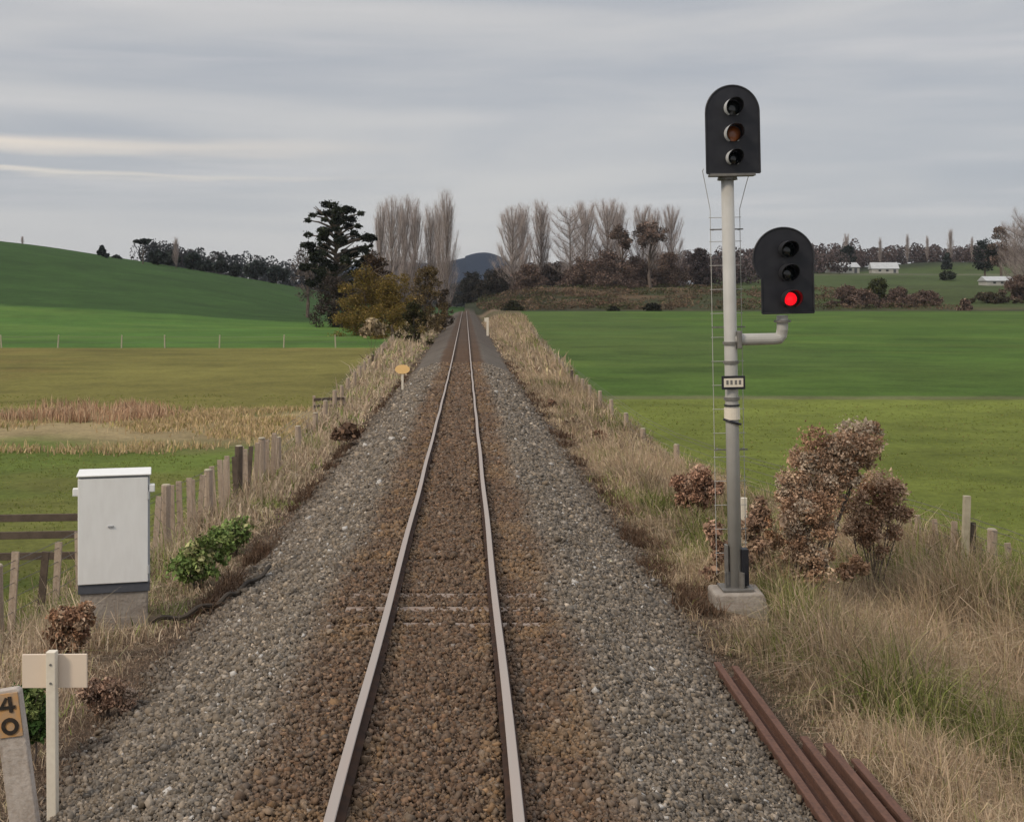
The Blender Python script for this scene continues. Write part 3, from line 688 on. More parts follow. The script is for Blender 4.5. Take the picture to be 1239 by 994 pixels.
def bank_right():
    G = Grass()
    for y0, y1, dens, wd, hm in ((5.5, 12, 2300, .008, .27), (12, 20, 1500, .011, .36), (20, 36, 600, .018, .27), (36, 75, 130, .036, .27), (75, 230, 22, .09, .42)):
        xm = 10.5 if y0 < 36 else 7.5; xm = 12 if y0 > 70 else xm
        k = int((y1 - y0) * (xm - 2.7) * dens); y = rng.uniform(y0, y1, k); x = rng.uniform(2.7, xm, k); a = x - TX
        fx = right_fence_x(y); w = fbm(x, y, 1.3, 70); w6 = fbm(x, y, 4, 75)
        lim = 2.95 + .7 * (w - .3) + np.where(y < 14.2, .45, 0)
        keep = (a > lim) & (x < fx + .5 + 1.0 * (w6 - .5)); keep &= rng.random(k) < sm(lim, lim + .7, a) * .9 + .1
        keep &= ~((np.abs(x - 3.6) < .58) & (y > 15.3) & (y < 17.6)); keep &= ~((np.abs(x - 3.5) < .75) & (y > 14.6) & (y < 15.4) & (rng.random(k) < .7))
        x, y, a, w, w6 = x[keep], y[keep], a[keep], w[keep], w6[keep]; k = len(x)
        gm = (fbm(x, y, 2.2, 81) - .51) * 6 + (x - 5.8) * .12
        gm = np.where(y > 30, gm - .6, gm)
        green = rng.random(k) < np.clip(gm, 0.04, .8)
        c = np.where(green[:, None], mixc(k, GRN, [.3, .3, .25, .15]), mixc(k, DRY, [.32, .26, .18, .12, .12]))
        c = c * np.where(fbm(x, y, 2.6, 160) > .54, .72, 1)[:, None] * np.array([1, .97, .94]); hh = hm * (1 + .55 * sm(5.5, 8, x) * (1 - sm(24, 30, y))) * np.minimum(rng.lognormal(0, .4, k), 1.9) * (.35 + .9 * sm(3.1, 4.6, a)) * (.25 + 1.6 * fbm(x, y, .8, 77) ** 1.3 + .4 * w)
        pk = rng.random(k) < .4; wd_ = wd * rng.uniform(.7, 1.6, k)
        G.add(x, y, ground(x, y), hh, wd_, c, lean=.95, wind=(-.15, -.1))
    G.build('dry_grass', 'tall tangled dry grass with green patches on the right bank')
bank_right()
def bank_left():
    G = Grass()
    for y0, y1, dens, wd, hm in ((7, 13, 900, .009, .24), (13, 22, 700, .012, .25), (22, 38, 380, .022, .26), (38, 75, 100, .05, .34), (75, 230, 18, .11, .5)):
        xm = -8.2 if y0 < 70 else -11
        k = int((y1 - y0) * (-2.7 - xm) * dens); y = rng.uniform(y0, y1, k); x = rng.uniform(xm, -2.7, k); a = TX - x
        fx = left_fence_x(y); w = fbm(x, y, 1.3, 90); w6 = fbm(x, y, 4, 95)
        lim = 2.95 + .8 * (w - .3)
        keep = (a > lim) & (x > fx - .5 - 1.0 * (w6 - .5)); keep &= rng.random(k) < sm(lim, lim + 1.2, a) * .8 + .12
        keep &= ~((np.abs(x + 4.47) < .5) & (y > 15.6) & (y < 16.6))
        bare = (x > -5.2) & (y > 11.5) & (y < 22) & (fbm(x, y, 1.6, 99) < .53); keep &= ~(bare & (rng.random(k) < .8))
        x, y, a, w = x[keep], y[keep], a[keep], w[keep]; k = len(x)
        gm = (fbm(x, y, 1.8, 83) - .54) * 6 + np.where(y < 12, .2, 0)
        green = rng.random(k) < np.clip(gm, .05, .75)
        c = np.where(green[:, None], mixc(k, GRN, [.35, .3, .2, .15]), mixc(k, DRY, [.27, .3, .1, .21, .12]))
        hh = hm * rng.lognormal(0, .35, k) * (.35 + .9 * sm(3.1, 4.4, a)) * (.5 + 1.0 * w)
        G.add(x, y, ground(x, y), hh, wd * rng.uniform(.7, 1.6, k), c, lean=1.0)
    G.build('bank_grass', 'short dry brown grass and weeds on the left bank')
bank_left()
def rushes():
    G = Grass(); cl = 620
    cx = rng.uniform(-34, -5.6, cl); cy = rng.uniform(38, 51.5, cl); ok = fbm(cx, cy, 4, 110) > np.where(cy > 46.5, .36, .47); cx, cy = cx[ok], cy[ok]
    for k_, (a, b) in enumerate(zip(cx, cy)):
        m = 75; r = rng.uniform(.25, .7); x = a + rng.normal(0, r, m); y = b + rng.normal(0, r, m)
        back = b > 47 and a < -12
        pal = [(.48, .31, .20), (.58, .42, .27), (.32, .19, .12)] if back else [(.56, .42, .24), (.46, .34, .19), (.28, .25, .09)]
        G.add(x, y, ground(x, y), rng.uniform(.2, .6, m) * (1.15 if back else .5), rng.uniform(.03, .06, m), mixc(m, pal, [.45, .35, .2]), lean=.5)
    G.build('rushes', 'tan and reddish brown rushes in a wet strip across the left paddock', 'rushes')
def litter():
    G = Grass()
    for y0, y1, dens, wd in ((5.5, 13, 1500, .010), (13, 22, 900, .015), (22, 40, 330, .026), (40, 90, 60, .06)):
        for sgn in (-1, 1):
            x1 = 8 if y0 < 40 else 6.5; k = int((y1 - y0) * (x1 - 2.7) * dens); y = rng.uniform(y0, y1, k); x = TX + sgn * rng.uniform(2.75, x1, k); a = np.abs(x - TX)
            w2 = fbm(x, y, 1.2, 44) - .5; w1 = fbm(x, y, 6, 40) - .5; wig = a + .35 * w2 + .25 * w1
            keep = (rng.random(k) < sm(2.85, 3.15, wig)) & (np.abs(x) < np.where(sgn > 0, right_fence_x(y), -left_fence_x(y)) + .3) & ~((np.hypot(x - 3.7, y - 16.9) < .5)) & ~((np.abs(x + 4.47) < .5) & (y > 15.6) & (y < 16.6))
            x, y, wig = x[keep], y[keep], wig[keep]; k = len(x)
            c = mixc(k, [(.42, .31, .22), (.32, .225, .16), (.52, .41, .30), (.18, .125, .09)], [.35, .3, .22, .13])
            f = (1 - sm(3.2, 3.9, wig + .8 * (fbm(x, y, 1.7, 130) - .5)))[:, None] * .55; c = c * (1 - f) + np.array([.085, .055, .04]) * f
            dk = (fbm(x, y, 1.5, 131) > .53) & (y > 16) & (wig < np.where(sgn > 0, 3.7, 3.35)); h = rng.uniform(.025, .09, k) * np.where(dk, 3.2, 1); c = np.where(dk[:, None], c * np.array([.56, .50, .46]), c)
            G.add(x, y, ground(x, y), h, wd * rng.uniform(.7, 1.6, k), c, lean=1.1)
    G.build('dead_litter', 'brown dead litter and matted stalks along both ballast edges', 'ground cover')
litter()
rushes()
def field_grass():
    G = Grass()
    for sgn in (-1, 1):
        for y0, y1, x1, dens, wd in ((14, 38, 22, 60, .03), (38, 60, 34, 14, .07)):
            k = int((y1 - y0) * x1 * dens); y = rng.uniform(y0, y1, k); x = rng.uniform(3.5, x1, k) * sgn
            fx = right_fence_x(y) if sgn > 0 else -left_fence_x(y); keep = (np.abs(x) > fx) & (fbm(x, y, 1.5, 120) > .42)
            if sgn < 0: keep &= ~((y > 37.5) & (y < 52))
            x, y = x[keep], y[keep]; k = len(x)
            c = mixc(k, [(.16, .19, .045), (.19, .205, .055), (.23, .21, .08)], [.5, .35, .15], .12)
            G.add(x, y, ground(x, y), rng.uniform(.03, .075, k), wd * rng.uniform(.7, 1.4, k), c, lean=.6)
    G.build('pasture_grass', 'short grazed green pasture grass in the near paddocks')
field_grass()

# ------------------------------------------------------------------ shrubs close to the line
def leaves(P, s, c, flat=0., k=4):
    m = len(P); a = rng.normal(size=(m, 3)); a /= np.linalg.norm(a, axis=1)[:, None]
    b = rng.normal(size=(m, 3)); b -= a * (a * b).sum(1)[:, None]; b /= np.linalg.norm(b, axis=1)[:, None]
    if flat: a[:, 2] *= (1 - flat); b[:, 2] *= (1 - flat)
    s = s[:, None]; cv = np.cross(a, b) * s * .25
    V = np.stack([P - a * s * .6, P + b * s * .32 + cv, P + a * s * .6, P - b * s * .32 + cv], 1).reshape(-1, 3)
    Fc = (np.arange(m) * 4)[:, None] + np.array([[0, 1, 2, 3]])
    return V, Fc, np.repeat(c, 4, 0)
def clump_points(centres, radii, m):
    k = len(centres); idx = rng.choice(k, m, p=(radii ** 2) / (radii ** 2).sum()); d = rng.normal(size=(m, 3)); d /= np.linalg.norm(d, axis=1)[:, None]
    return centres[idx] + d * (radii[idx] * rng.uniform(.45, 1.05, m) * np.where(rng.random(m) < .12, 1.45, 1))[:, None] * np.array([1, 1, .8]), idx
def shrub(name, base, clusters, nleaf, ls, cols, label, cat, stem_mat='bark', leaf_part='foliage', group=None, stems=True):
    """clusters: (dx, dy, dz, r) relative to base"""
    t = thing(name, base, label, cat, group)
    C = np.array(clusters, float); sub = []; subr = []
    for dx, dy, dz, r in C:
        for _ in range(11):
            d = rng.normal(size=3); d /= np.linalg.norm(d); sub.append(np.array([dx, dy, dz]) + d * r * rng.uniform(.3, .95)); subr.append(r * rng.uniform(.35, .75))
    P, idx = clump_points(np.array(sub), np.array(subr), nleaf)
    P = P[P[:, 2] > -.1]; m = len(P)
    tint = mixc(len(sub), cols, None, .1)[idx[:m]] * rng.lognormal(0, .25, m)[:, None]
    tint = tint * rng.choice([.75, 1, 1.15], m, p=[.3, .5, .2])[:, None]
    V, Fc, cc = leaves(P, ls * rng.lognormal(.1, .35, m), cclip(tint))
    link(leaf_part, new_mesh(leaf_part, V, Fc, M['leaf'], cc), t)
    if stems:
        mb = MB()
        for dx, dy, dz, r in C:
            pts = [(random.uniform(-.04, .04), random.uniform(-.04, .04), -.15), (dx * .35 + random.uniform(-.05, .05), dy * .35, dz * .45), (dx * .8, dy * .8, dz * .8), (dx, dy, dz)]
            mb.path(pts, [.014, .011, .008, .005], 5)
            for _ in range(4): mb.tube((dx * .8, dy * .8, dz * .8), (dx + random.uniform(-r, r), dy + random.uniform(-r, r), dz + random.uniform(-r * .6, r)), .006, .002, 4)
        mb.build('stem', M[stem_mat], t)
    return t
BRN = [(.64, .46, .32), (.55, .37, .25), (.66, .53, .40), (.38, .235, .15)]
def px_clusters(bx, by, Y, lst):
    X0, _ = px(bx, 0, Y); g = gz(X0, Y); out = []
    for u, v, r, dy in lst:
        X, z = px(u, v, Y); out.append((X - X0, dy, z - g, r / F * Y))
    return (X0, Y, g), out
b, cl = px_clusters(985, 740, 18.6, [(955, 582, 20, 0), (975, 566, 25, .1), (1000, 552, 28, .0), (1026, 542, 28, .1), (1050, 534, 22, .15), (990, 585, 22, -.1), (1045, 560, 18, .2), (1015, 572, 20, 0), (1060, 520, 10, .2), (968, 595, 15, 0), (1000, 600, 14, 0), (1032, 578, 13, .1), (950, 600, 12, 0)])
shrub('dead_shrub', b, cl, 24000, .034, BRN, 'tall leaning dead brown shrub right of the signal, highest of the brown ones', 'shrub')
b, cl = px_clusters(975, 745, 17.9, [(965, 622, 22, 0), (990, 618, 20, 0), (990, 642, 22, .1), (965, 648, 20, 0), (968, 670, 20, 0), (992, 670, 16, 0), (990, 695, 16, -.1), (965, 698, 14, 0), (963, 722, 15, 0), (992, 725, 14, 0)])
shrub('dead_shrub', b, cl, 14000, .032, BRN, 'ragged brown dead shrub directly below the tall leaning one', 'shrub')
b, cl = px_clusters(1055, 660, 19.6, [(1033, 608, 20, 0), (1058, 596, 24, .1), (1084, 596, 20, .1), (1048, 628, 18, 0), (1095, 622, 13, .1), (1070, 622, 18, .1), (1052, 648, 14, 0), (1080, 645, 12, .1), (1030, 640, 12, 0), (1064, 668, 10, 0)])
shrub('dead_shrub', b, cl, 11000, .032, [(.60, .42, .29), (.50, .33, .22), (.36, .22, .14)], 'pinkish brown dead shrub against the right-hand fence', 'shrub')
b, cl = px_clusters(1020, 700, 19.0, [(1022, 690, 10, 0), (940, 655, 13, .2), (945, 682, 12, .1), (1040, 685, 10, .1), (930, 632, 10, .3)])
shrub('dead_shrub', b, cl, 5000, .045, [(.66, .42, .27), (.52, .34, .21), (.42, .26, .165)], 'low straw coloured brush spreading at the feet of the taller dead shrubs', 'shrub')
b, cl = px_clusters(905, 690, 18.4, [(912, 640, 16, .2), (920, 665, 16, .1), (908, 680, 12, 0), (925, 620, 12, .3), (930, 690, 13, 0)])
shrub('dead_shrub', b, cl, 5000, .045, [(.56, .42, .30), (.46, .32, .22), (.36, .24, .17)], 'pale dead brush behind and right of the mast foot', 'shrub')
b, cl = px_clusters(838, 625, 24, [(828, 585, 14, 0), (850, 580, 16, 0), (840, 600, 16, 0), (862, 590, 10, 0)])
shrub('dead_shrub', b, cl, 7000, .045, [(.54, .37, .27), (.44, .27, .19), (.32, .19, .13)], 'low reddish dead shrub left of the signal mast', 'shrub')
b, cl = px_clusters(868, 700, 17.9, [(864, 640, 11, 0), (868, 665, 12, 0), (862, 690, 10, 0)])
shrub('dead_shrub', b, cl, 700, .06, [(.46, .30, .21), (.34, .21, .15)], 'thin brown dead weed close beside the mast foot', 'shrub')
b, cl = px_clusters(765, 555, 38, [(745, 545, 10, 0), (760, 548, 8, 0), (728, 535, 9, 1)])
shrub('dead_shrub', b, cl, 700, .12, [(.3, .18, .12), (.2, .11, .07)], 'small dark brown dead shrub by the right fence before the distance', 'shrub')
b, cl = px_clusters(88, 800, 14.2, [(80, 745, 18, 0), (98, 760, 20, 0), (82, 775, 20, 0), (105, 740, 12, 0)])
shrub('dead_shrub', b, cl, 8000, .03, [(.46, .28, .17), (.36, .21, .13), (.50, .36, .25), (.24, .14, .09)], 'brown dead shrub in front of the cabinet plinth', 'shrub')
b, cl = px_clusters(128, 850, 12.0, [(110, 830, 14, 0), (135, 835, 16, 0), (150, 845, 12, 0), (118, 852, 14, 0)])
shrub('dead_shrub', b, cl, 6000, .028, [(.38, .26, .19), (.28, .18, .13), (.46, .35, .27)], 'low brown weed behind the cream sign post', 'shrub')
GR = [(.20, .28, .09), (.25, .31, .11), (.15, .20, .06), (.33, .32, .16)]
b, cl = px_clusters(238, 700, 18.0, [(232, 676, 20, 0), (245, 664, 18, .1), (228, 694, 16, 0), (262, 656, 14, .3), (246, 690, 16, 0), (222, 682, 12, .1), (262, 675, 12, .2)])
shrub('green_shrub', b, cl, 2600, .05, GR, 'leafy green weed between the cabinet and the ballast', 'shrub')
b, cl = px_clusters(285, 665, 20.5, [(275, 642, 15, 0), (292, 634, 12, .1), (262, 652, 14, 0), (278, 656, 13, 0), (292, 650, 10, .1)])
shrub('green_shrub', b, cl, 1700, .05, GR, 'smaller green weed beneath the batten fence', 'shrub')
b, cl = px_clusters(38, 900, 10.8, [(36, 850, 22, 0), (45, 880, 16, 0), (28, 870, 18, 0)])
shrub('green_shrub', b, cl, 3500, .04, [(.08, .14, .04), (.14, .17, .06)], 'green grassy weed between the numbered post and the sign post', 'shrub')
for (u, v, Y, r, lab) in ((450, 400, 100, 9, 'pale dead flax clump at the end of the green paddock'), (418, 525, 36, 10, 'dark leggy weed on the left bank edge'), (690, 520, 44, 10, 'dark brown weed clump at the right ballast edge'), (670, 500, 52, 9, 'second dark brown clump along the right ballast edge')):
    b, cl = px_clusters(u, v, Y, [(u, v - 4, r, 0), (u + r, v - 2, r * .7, 0), (u - r, v, r * .6, 0)])
    shrub('dead_shrub', b, cl, 500, .0022 * Y + .03, [(.42, .33, .22), (.3, .24, .15)] if 'pale' in lab else [(.13, .08, .055), (.2, .13, .09)], lab, 'shrub')

# ------------------------------------------------------------------ trees
def limb_tree(t, h, r0, nl, spread, hi=.9, mat='bark', name='trunk'):
    mb = MB(); k = 7
    mb.path([(random.uniform(-.02, .02) * h * (i > 0), random.uniform(-.02, .02) * h * (i > 0), h * hi * i / 5 - (.3 if i == 0 else 0)) for i in range(6)], [r0 * (1 - .16 * i) for i in range(6)], k)
    tips = []
    for i in range(nl):
        z = h * random.uniform(.22, .8); a = random.uniform(0, 6.28); e = (math.cos(a) * spread * random.uniform(.5, 1), math.sin(a) * spread * random.uniform(.5, 1), min(h * .97, z + h * random.uniform(.08, .25)))
        mb.path([(0, 0, z), (e[0] * .5, e[1] * .5, z + (e[2] - z) * .6), e], [r0 * .38, r0 * .25, r0 * .1], 5); tips.append(e)
    mb.build(name, M[mat], t); return tips
def leafy_proto(name, label, h, w, cols, nl, ls, shape='round', loc=(0, 0, 0), group=None, cat='tree'):
    t = thing(name, loc, label, cat, group); cs = []; rs = []
    tips = limb_tree(t, h, h * .028, 9, w * .36)
    kcl = {'pine': 100, 'bush': 60, 'gum': 30, 'round': 40, 'cone': 34, 'umbrella': 14}[shape]
    for i in range(kcl):
        if shape == 'round':
            a = random.uniform(0, 6.28); q = random.uniform(-.9, 1); rr = w * .5 * math.sqrt(max(.05, 1 - q * q)) * random.uniform(.35, .85)
            cs.append((math.cos(a) * rr, math.sin(a) * rr, h * (.58 + .36 * q))); rs.append(w * random.uniform(.09, .17))
        elif shape == 'bush':
            a = random.uniform(0, 6.28); q = random.uniform(0, 1); rr = w * .5 * math.sqrt(max(.15, 1 - q * q)) * random.uniform(.1, .95)
            r_ = min(w * random.uniform(.07, .13), h * random.uniform(.15, .24)); cs.append((math.cos(a) * rr, math.sin(a) * rr, (h - r_) * q * (1 - .25 * (rr * 2 / w) ** 2))); rs.append(r_)
        elif shape == 'gum':
            lob = [(-.25, .05, .80), (.22, -.1, .86), (.02, .2, .74), (-.05, -.2, .9), (.3, .2, .72)][i % 5]
            cs.append((w * (lob[0] + random.uniform(-.13, .13)), w * (lob[1] + random.uniform(-.13, .13)), h * (lob[2] + random.uniform(-.12, .05)))); rs.append(w * random.uniform(.09, .17))
        elif shape == 'cone':
            q = random.uniform(0, 1) ** .8; a = random.uniform(0, 6.28); rr = w * .45 * (1 - q) * random.uniform(.3, 1)
            cs.append((math.cos(a) * rr, math.sin(a) * rr, h * (.14 + .82 * q))); rs.append(w * (.17 - .10 * q))
        elif shape == 'pine':
            q = i / (kcl - 1); a = i * 2.4 + random.uniform(-.4, .4); env = .16 + .36 * math.sqrt(max(0, 1 - (1.75 * q - .75) ** 2))
            rr = w * env * random.uniform(.35, 1.0); cs.append((math.cos(a) * rr, math.sin(a) * rr, h * (.30 + .64 * q) - rr * .05)); rs.append(w * random.uniform(.03, .085)); cs[-1] = (cs[-1][0], cs[-1][1], cs[-1][2] + random.uniform(-.035, .035) * h)
        elif shape == 'umbrella':
            a = random.uniform(0, 6.28); rr = w * .45 * random.uniform(.1, 1); cs.append((math.cos(a) * rr, math.sin(a) * rr, h * random.uniform(.82, .95))); rs.append(w * random.uniform(.10, .15))
    cs = np.array(cs); rs = np.array(rs); P, idx = clump_points(cs, rs, nl)
    if shape in ('pine', 'umbrella'): P[:, 2] = cs[idx][:, 2] + (P[:, 2] - cs[idx][:, 2]) * (.8 if shape == 'pine' else .42)
    P = P[P[:, 2] > 0.05 * h if shape != 'bush' else P[:, 2] > .0]; m = len(P)
    tint = mixc(len(cs), cols, None, .18)[idx[:m]] * rng.lognormal(0, .3, m)[:, None]
    V, Fc, cc = leaves(P, ls * rng.lognormal(0, .3, m), cclip(tint))
    link('crown', new_mesh('crown', V, Fc, M['leaf'], cc), t)
    if shape == 'pine':
        mb = MB()
        for c in cs: mb.path([(0, 0, c[2] - h * .05 - .1 * math.hypot(c[0], c[1])), (c[0] * .6, c[1] * .6, c[2] - .3), tuple(c)], [h * .010, h * .007, h * .003], 4)
        mb.build('limbs', M['bark'], t)
    return t
def twigs(A, B, r):
    k = len(A); d = B - A; d /= np.linalg.norm(d, axis=1)[:, None] + 1e-9; u = np.cross(d, np.array([.3, .9, .2])); u /= np.linalg.norm(u, axis=1)[:, None]; w = np.cross(d, u)
    r = r[:, None]; V = np.stack([A + u * r, A - .5 * u * r + .87 * w * r, A - .5 * u * r - .87 * w * r, B], 1).reshape(-1, 3)
    b = (np.arange(k) * 4)[:, None, None]; Fc = (b + np.array([[[0, 1, 3], [1, 2, 3], [2, 0, 3]]])).reshape(-1, 3); return V, Fc
def bare_proto(name, label, h, w, loc=(0, 0, 0), ntw=2600, fast=True, group=None, thick=.017):
    t = thing(name, loc, label, 'tree', group); mb = MB(); mb.path([(0, 0, -.5), (0, 0, h * .3), (.1, 0, h * .6), (0, .1, h * .93)], [h * .011, h * .009, h * .005, h * .0015], 6)
    A0, B0 = [], []
    nb = 42
    for i in range(nb):
        z = h * (.07 + .75 * (i / nb)) ; a = i * 2.4; out = w * .5 * random.uniform(.5, 1) * (1 - .55 * (i / nb)) if fast else w * .5 * random.uniform(.5, 1)
        rise = h * random.uniform(.18, .36) * (1.25 if fast else .8) * (1 - .35 * i / nb); e = (math.cos(a) * out, math.sin(a) * out, min(h * 1.0, z + rise)); mid = (e[0] * .62, e[1] * .62, z + rise * .42)
        mb.path([(0, 0, z), mid, e], [h * .003, h * .002, h * .0008], 4); A0 += [(0, 0, z), mid]; B0 += [mid, e]
    mb.build('trunk', M['bark'], t)
    A0 = np.array(A0); B0 = np.array(B0); i = rng.integers(0, len(A0), ntw); q = rng.uniform(.15, 1, ntw)[:, None]; S = A0[i] * (1 - q) + B0[i] * q
    up = np.array([0, 0, 1.0]) * (1.7 if fast else .8); d = rng.normal(0, .5, (ntw, 3)) + up + np.concatenate([S[:, :2] * .8 / w, np.zeros((ntw, 1))], 1); d /= np.linalg.norm(d, axis=1)[:, None]
    E = S + d * (h * rng.uniform(.035, .11, ntw))[:, None]; E[:, 2] = np.minimum(E[:, 2], h * 1.04)
    d2 = rng.normal(0, .5, (ntw, 3)) + up; d2 /= np.linalg.norm(d2, axis=1)[:, None]; S2 = S + (E - S) * rng.uniform(.3, 1, ntw)[:, None]; E2 = S2 + d2 * (h * rng.uniform(.02, .06, ntw))[:, None]; S = np.concatenate([S, S2]); E = np.concatenate([E, E2]); ntw *= 2
    V, Fc = twigs(S, E, thick * rng.uniform(.6, 1.3, ntw)); link('crown', new_mesh('crown', V, Fc, M['twig']), t); return t
def place(t, u, Y, s, rz=None, label=None, sink=.2, sz=None):
    X = (u - U0) / F * Y; t.location = (X, Y, gz(X, Y) - sink); t.scale = (s, s, s if sz is None else sz); t.rotation_euler.z = random.uniform(0, 6.28) if rz is None else rz
    if label: t['label'] = label
    return t
def top_scale(Y, vt, u, h):    # scale so the top of a tree of height h reaches photo row vt
    X = (u - U0) / F * Y; return (CAMZ - (vt - V0) / F * Y - gz(X, Y) + .2) / h
# lone dark pine
pine = leafy_proto('dark_pine', 'dark irregular pine with layered branches left of the bare poplars', 20, 12.2, [(.022, .028, .018), (.03, .036, .022), (.016, .020, .014)], 17000, .32, 'pine')
place(pine, 407, 215, top_scale(215, 239, 407, 20), 1.0)
# bare poplars
pop = [bare_proto('bare_poplar', 'bare poplar', 26, 5.6, ntw=3000), bare_proto('bare_poplar', 'bare poplar', 26, 10.0, ntw=4600), bare_proto('bare_poplar', 'bare poplar', 26, 12.5, ntw=4600, fast=False)]
used = [False] * 3
def poplar(kind, u, Y, vt, label, group, wide=1):
    if used[kind]: t = copy_tree(pop[kind])
    else: t = pop[kind]; used[kind] = True
    s = top_scale(Y, vt, u, 26 * .98); place(t, u, Y, s * wide, label=label, sz=s); t['group'] = group
gA = 'bare poplars left of the far track'; gB = 'bare poplars right of the far track'
for k, u, Y, vt, lab, wd in ((0, 460, 235, 253, 'leftmost slim bare poplar, just right of the dark pine', .8), (1, 474, 250, 247, 'bare poplar second in the row right of the pine', .8), (0, 489, 262, 245, 'third bare poplar in the row right of the pine', 1),
                             (0, 502, 275, 248, 'fourth bare poplar in the row right of the pine, thin topped', 1), (0, 521, 255, 256, 'bare poplar second from the gap over the track, pale stemmed', .9), (0, 541, 235, 238, 'tallest bare poplar at the end of the row, beside the track gap', .85), (0, 531, 262, 252, 'slim bare poplar tucked beside the tallest one', .7)):
    poplar(k, u, Y, vt, lab, gA, wd * 1.15)
for k, u, Y, vt, lab, wd in ((1, 620, 420, 256, 'first bare poplar right of the blue hill, rounded', 1.1), (0, 632, 440, 252, 'slim bare poplar touching the first rounded one', 1.1), (0, 655, 450, 248, 'thin pale bare poplar between two broad ones', 1.2),
                             (2, 690, 420, 246, 'broad forked bare poplar near the middle of the picture', .75), (1, 708, 435, 250, 'bare poplar leaning against the broad forked one', 1.0), (1, 735, 430, 247, 'bare poplar behind the dark gum, pointed top', 1.0), (0, 748, 450, 252, 'faint bare poplar left of the gums', 1.2),
                             (1, 778, 455, 254, 'bare poplar rising behind the twin gums', .9), (0, 792, 440, 258, 'small bare poplar above the right gum', 1.0), (1, 812, 460, 254, 'last bare poplar before the signal mast', .8)):
    poplar(k, u, Y, vt, lab, gB, wd * 1.45)
# leafy trees and bushes, each from its own seed
def tree(kind, name, u, Y, vt, wpx, cols, label, nl=5000, ls=None, group=None, cat='tree', vbase=None):
    X = (u - U0) / F * Y; g = gz(X, Y); h = CAMZ - (vt - V0) / F * Y - g + .2; w = wpx / F * Y
    t = leafy_proto(name, label, h, w, cols, nl, ls or max(.12, .0013 * Y), kind, (X, Y, g - .2), group, cat); t.rotation_euler.z = random.uniform(0, 6.28); return t
GUM = [(.15, .11, .088), (.18, .125, .10), (.12, .09, .075)]
DK = [(.030, .040, .036), (.038, .046, .040), (.026, .034, .032)]
BR2 = [(.14, .098, .082), (.12, .084, .07), (.165, .118, .09)]
OLV = [(.185, .130, .036), (.155, .125, .034), (.20, .135, .045), (.15, .105, .035)]
tree('gum', 'gum_tree', 752, 405, 268, 38, GUM, 'dark brown gum with spreading limbs, left of the pair', 2300)
tree('gum', 'gum_tree', 787, 400, 263, 44, GUM, 'larger dark brown gum, right of the pair', 2800)
tree('bush', 'yellow_willow', 442, 150, 316, 98, OLV, 'wide olive yellow bush overhanging the left bank', 20000, .15, cat='bush')
tree('bush', 'yellow_willow', 476, 140, 326, 78, OLV, 'olive yellow bush nearest the track on the left', 16000, .14, cat='bush')
tree('bush', 'brown_willow', 516, 165, 318, 62, [(.15, .105, .05), (.11, .08, .04), (.17, .125, .06)], 'brown leafless looking bush at the left edge of the far track', 8000, .19, cat='bush')
tree('bush', 'brown_willow', 455, 165, 300, 62, [(.075, .05, .032), (.095, .06, .035), (.055, .038, .027)], 'reddish brown thicket behind the olive bushes, under the pine', 8000, .2, cat='bush')
tree('bush', 'dark_bush', 500, 122, 362, 44, [(.03, .032, .014), (.045, .045, .02), (.055, .04, .022)], 'dark green black bush hanging over the ballast edge', 5000, .15, cat='bush')
tree('bush', 'dark_bush', 537, 190, 345, 26, [(.05, .04, .03), (.07, .05, .035)], 'small dark bush beside the far left rail', 1500, .28, cat='bush')
tree('bush', 'brown_thicket', 408, 190, 328, 74, [(.05, .04, .034), (.065, .05, .042)], 'dark thicket at the foot of the pine', 7000, .24, cat='bush')
tree('round', 'bare_looking_tree', 372, 260, 292, 46, [(.14, .115, .105), (.11, .09, .08)], 'pale grey bare crowned tree left of the pine', 2200, .3)
# hill-crest trees on the left
for u, Y, vt, w, kind, lab in ((123, 395, 297, 15, 'cone', 'pointed dark conifer alone on the left hill crest'), (141, 420, 309, 12, 'bush', 'low dark bush on the crest beside the lone conifer'), (173, 395, 288, 19, 'umbrella', 'flat topped umbrella tree on the hill crest'),
                               (190, 420, 304, 24, 'round', 'dark crest tree under the umbrella tree'), (206, 430, 306, 26, 'round', 'dark rounded crest tree by the bare spindly one'), (233, 430, 307, 26, 'round', 'dark crest tree halfway down the slope'), (266, 440, 309, 28, 'cone', 'dark bluish conifer, highest of the lower crest clump'),
                               (250, 450, 316, 24, 'round', 'dark crest tree left of the bluish conifer'), (285, 450, 320, 22, 'round', 'dark crest tree right of the bluish conifer'), (308, 470, 316, 36, 'round', 'broad dark tree before the wooded ridge'), (335, 470, 322, 34, 'round', 'broad dark tree where the hill runs out')):
    tree(kind, 'crest_tree', u, Y, vt, w, DK, lab, 1300, .8, 'trees along the left hill crest')
t = copy_tree(pop[0]); place(t, 213, 400, top_scale(400, 288, 213, 26), label='spindly bare tree on the hill crest'); t.scale.x = t.scale.y = .5; t['group'] = 'trees along the left hill crest'
t = copy_tree(pop[0]); place(t, 27, 400, top_scale(400, 286, 27, 26), label='tiny bare sapling at the far left of the crest'); t.scale.x = t.scale.y = .25; t['group'] = 'trees along the left hill crest'
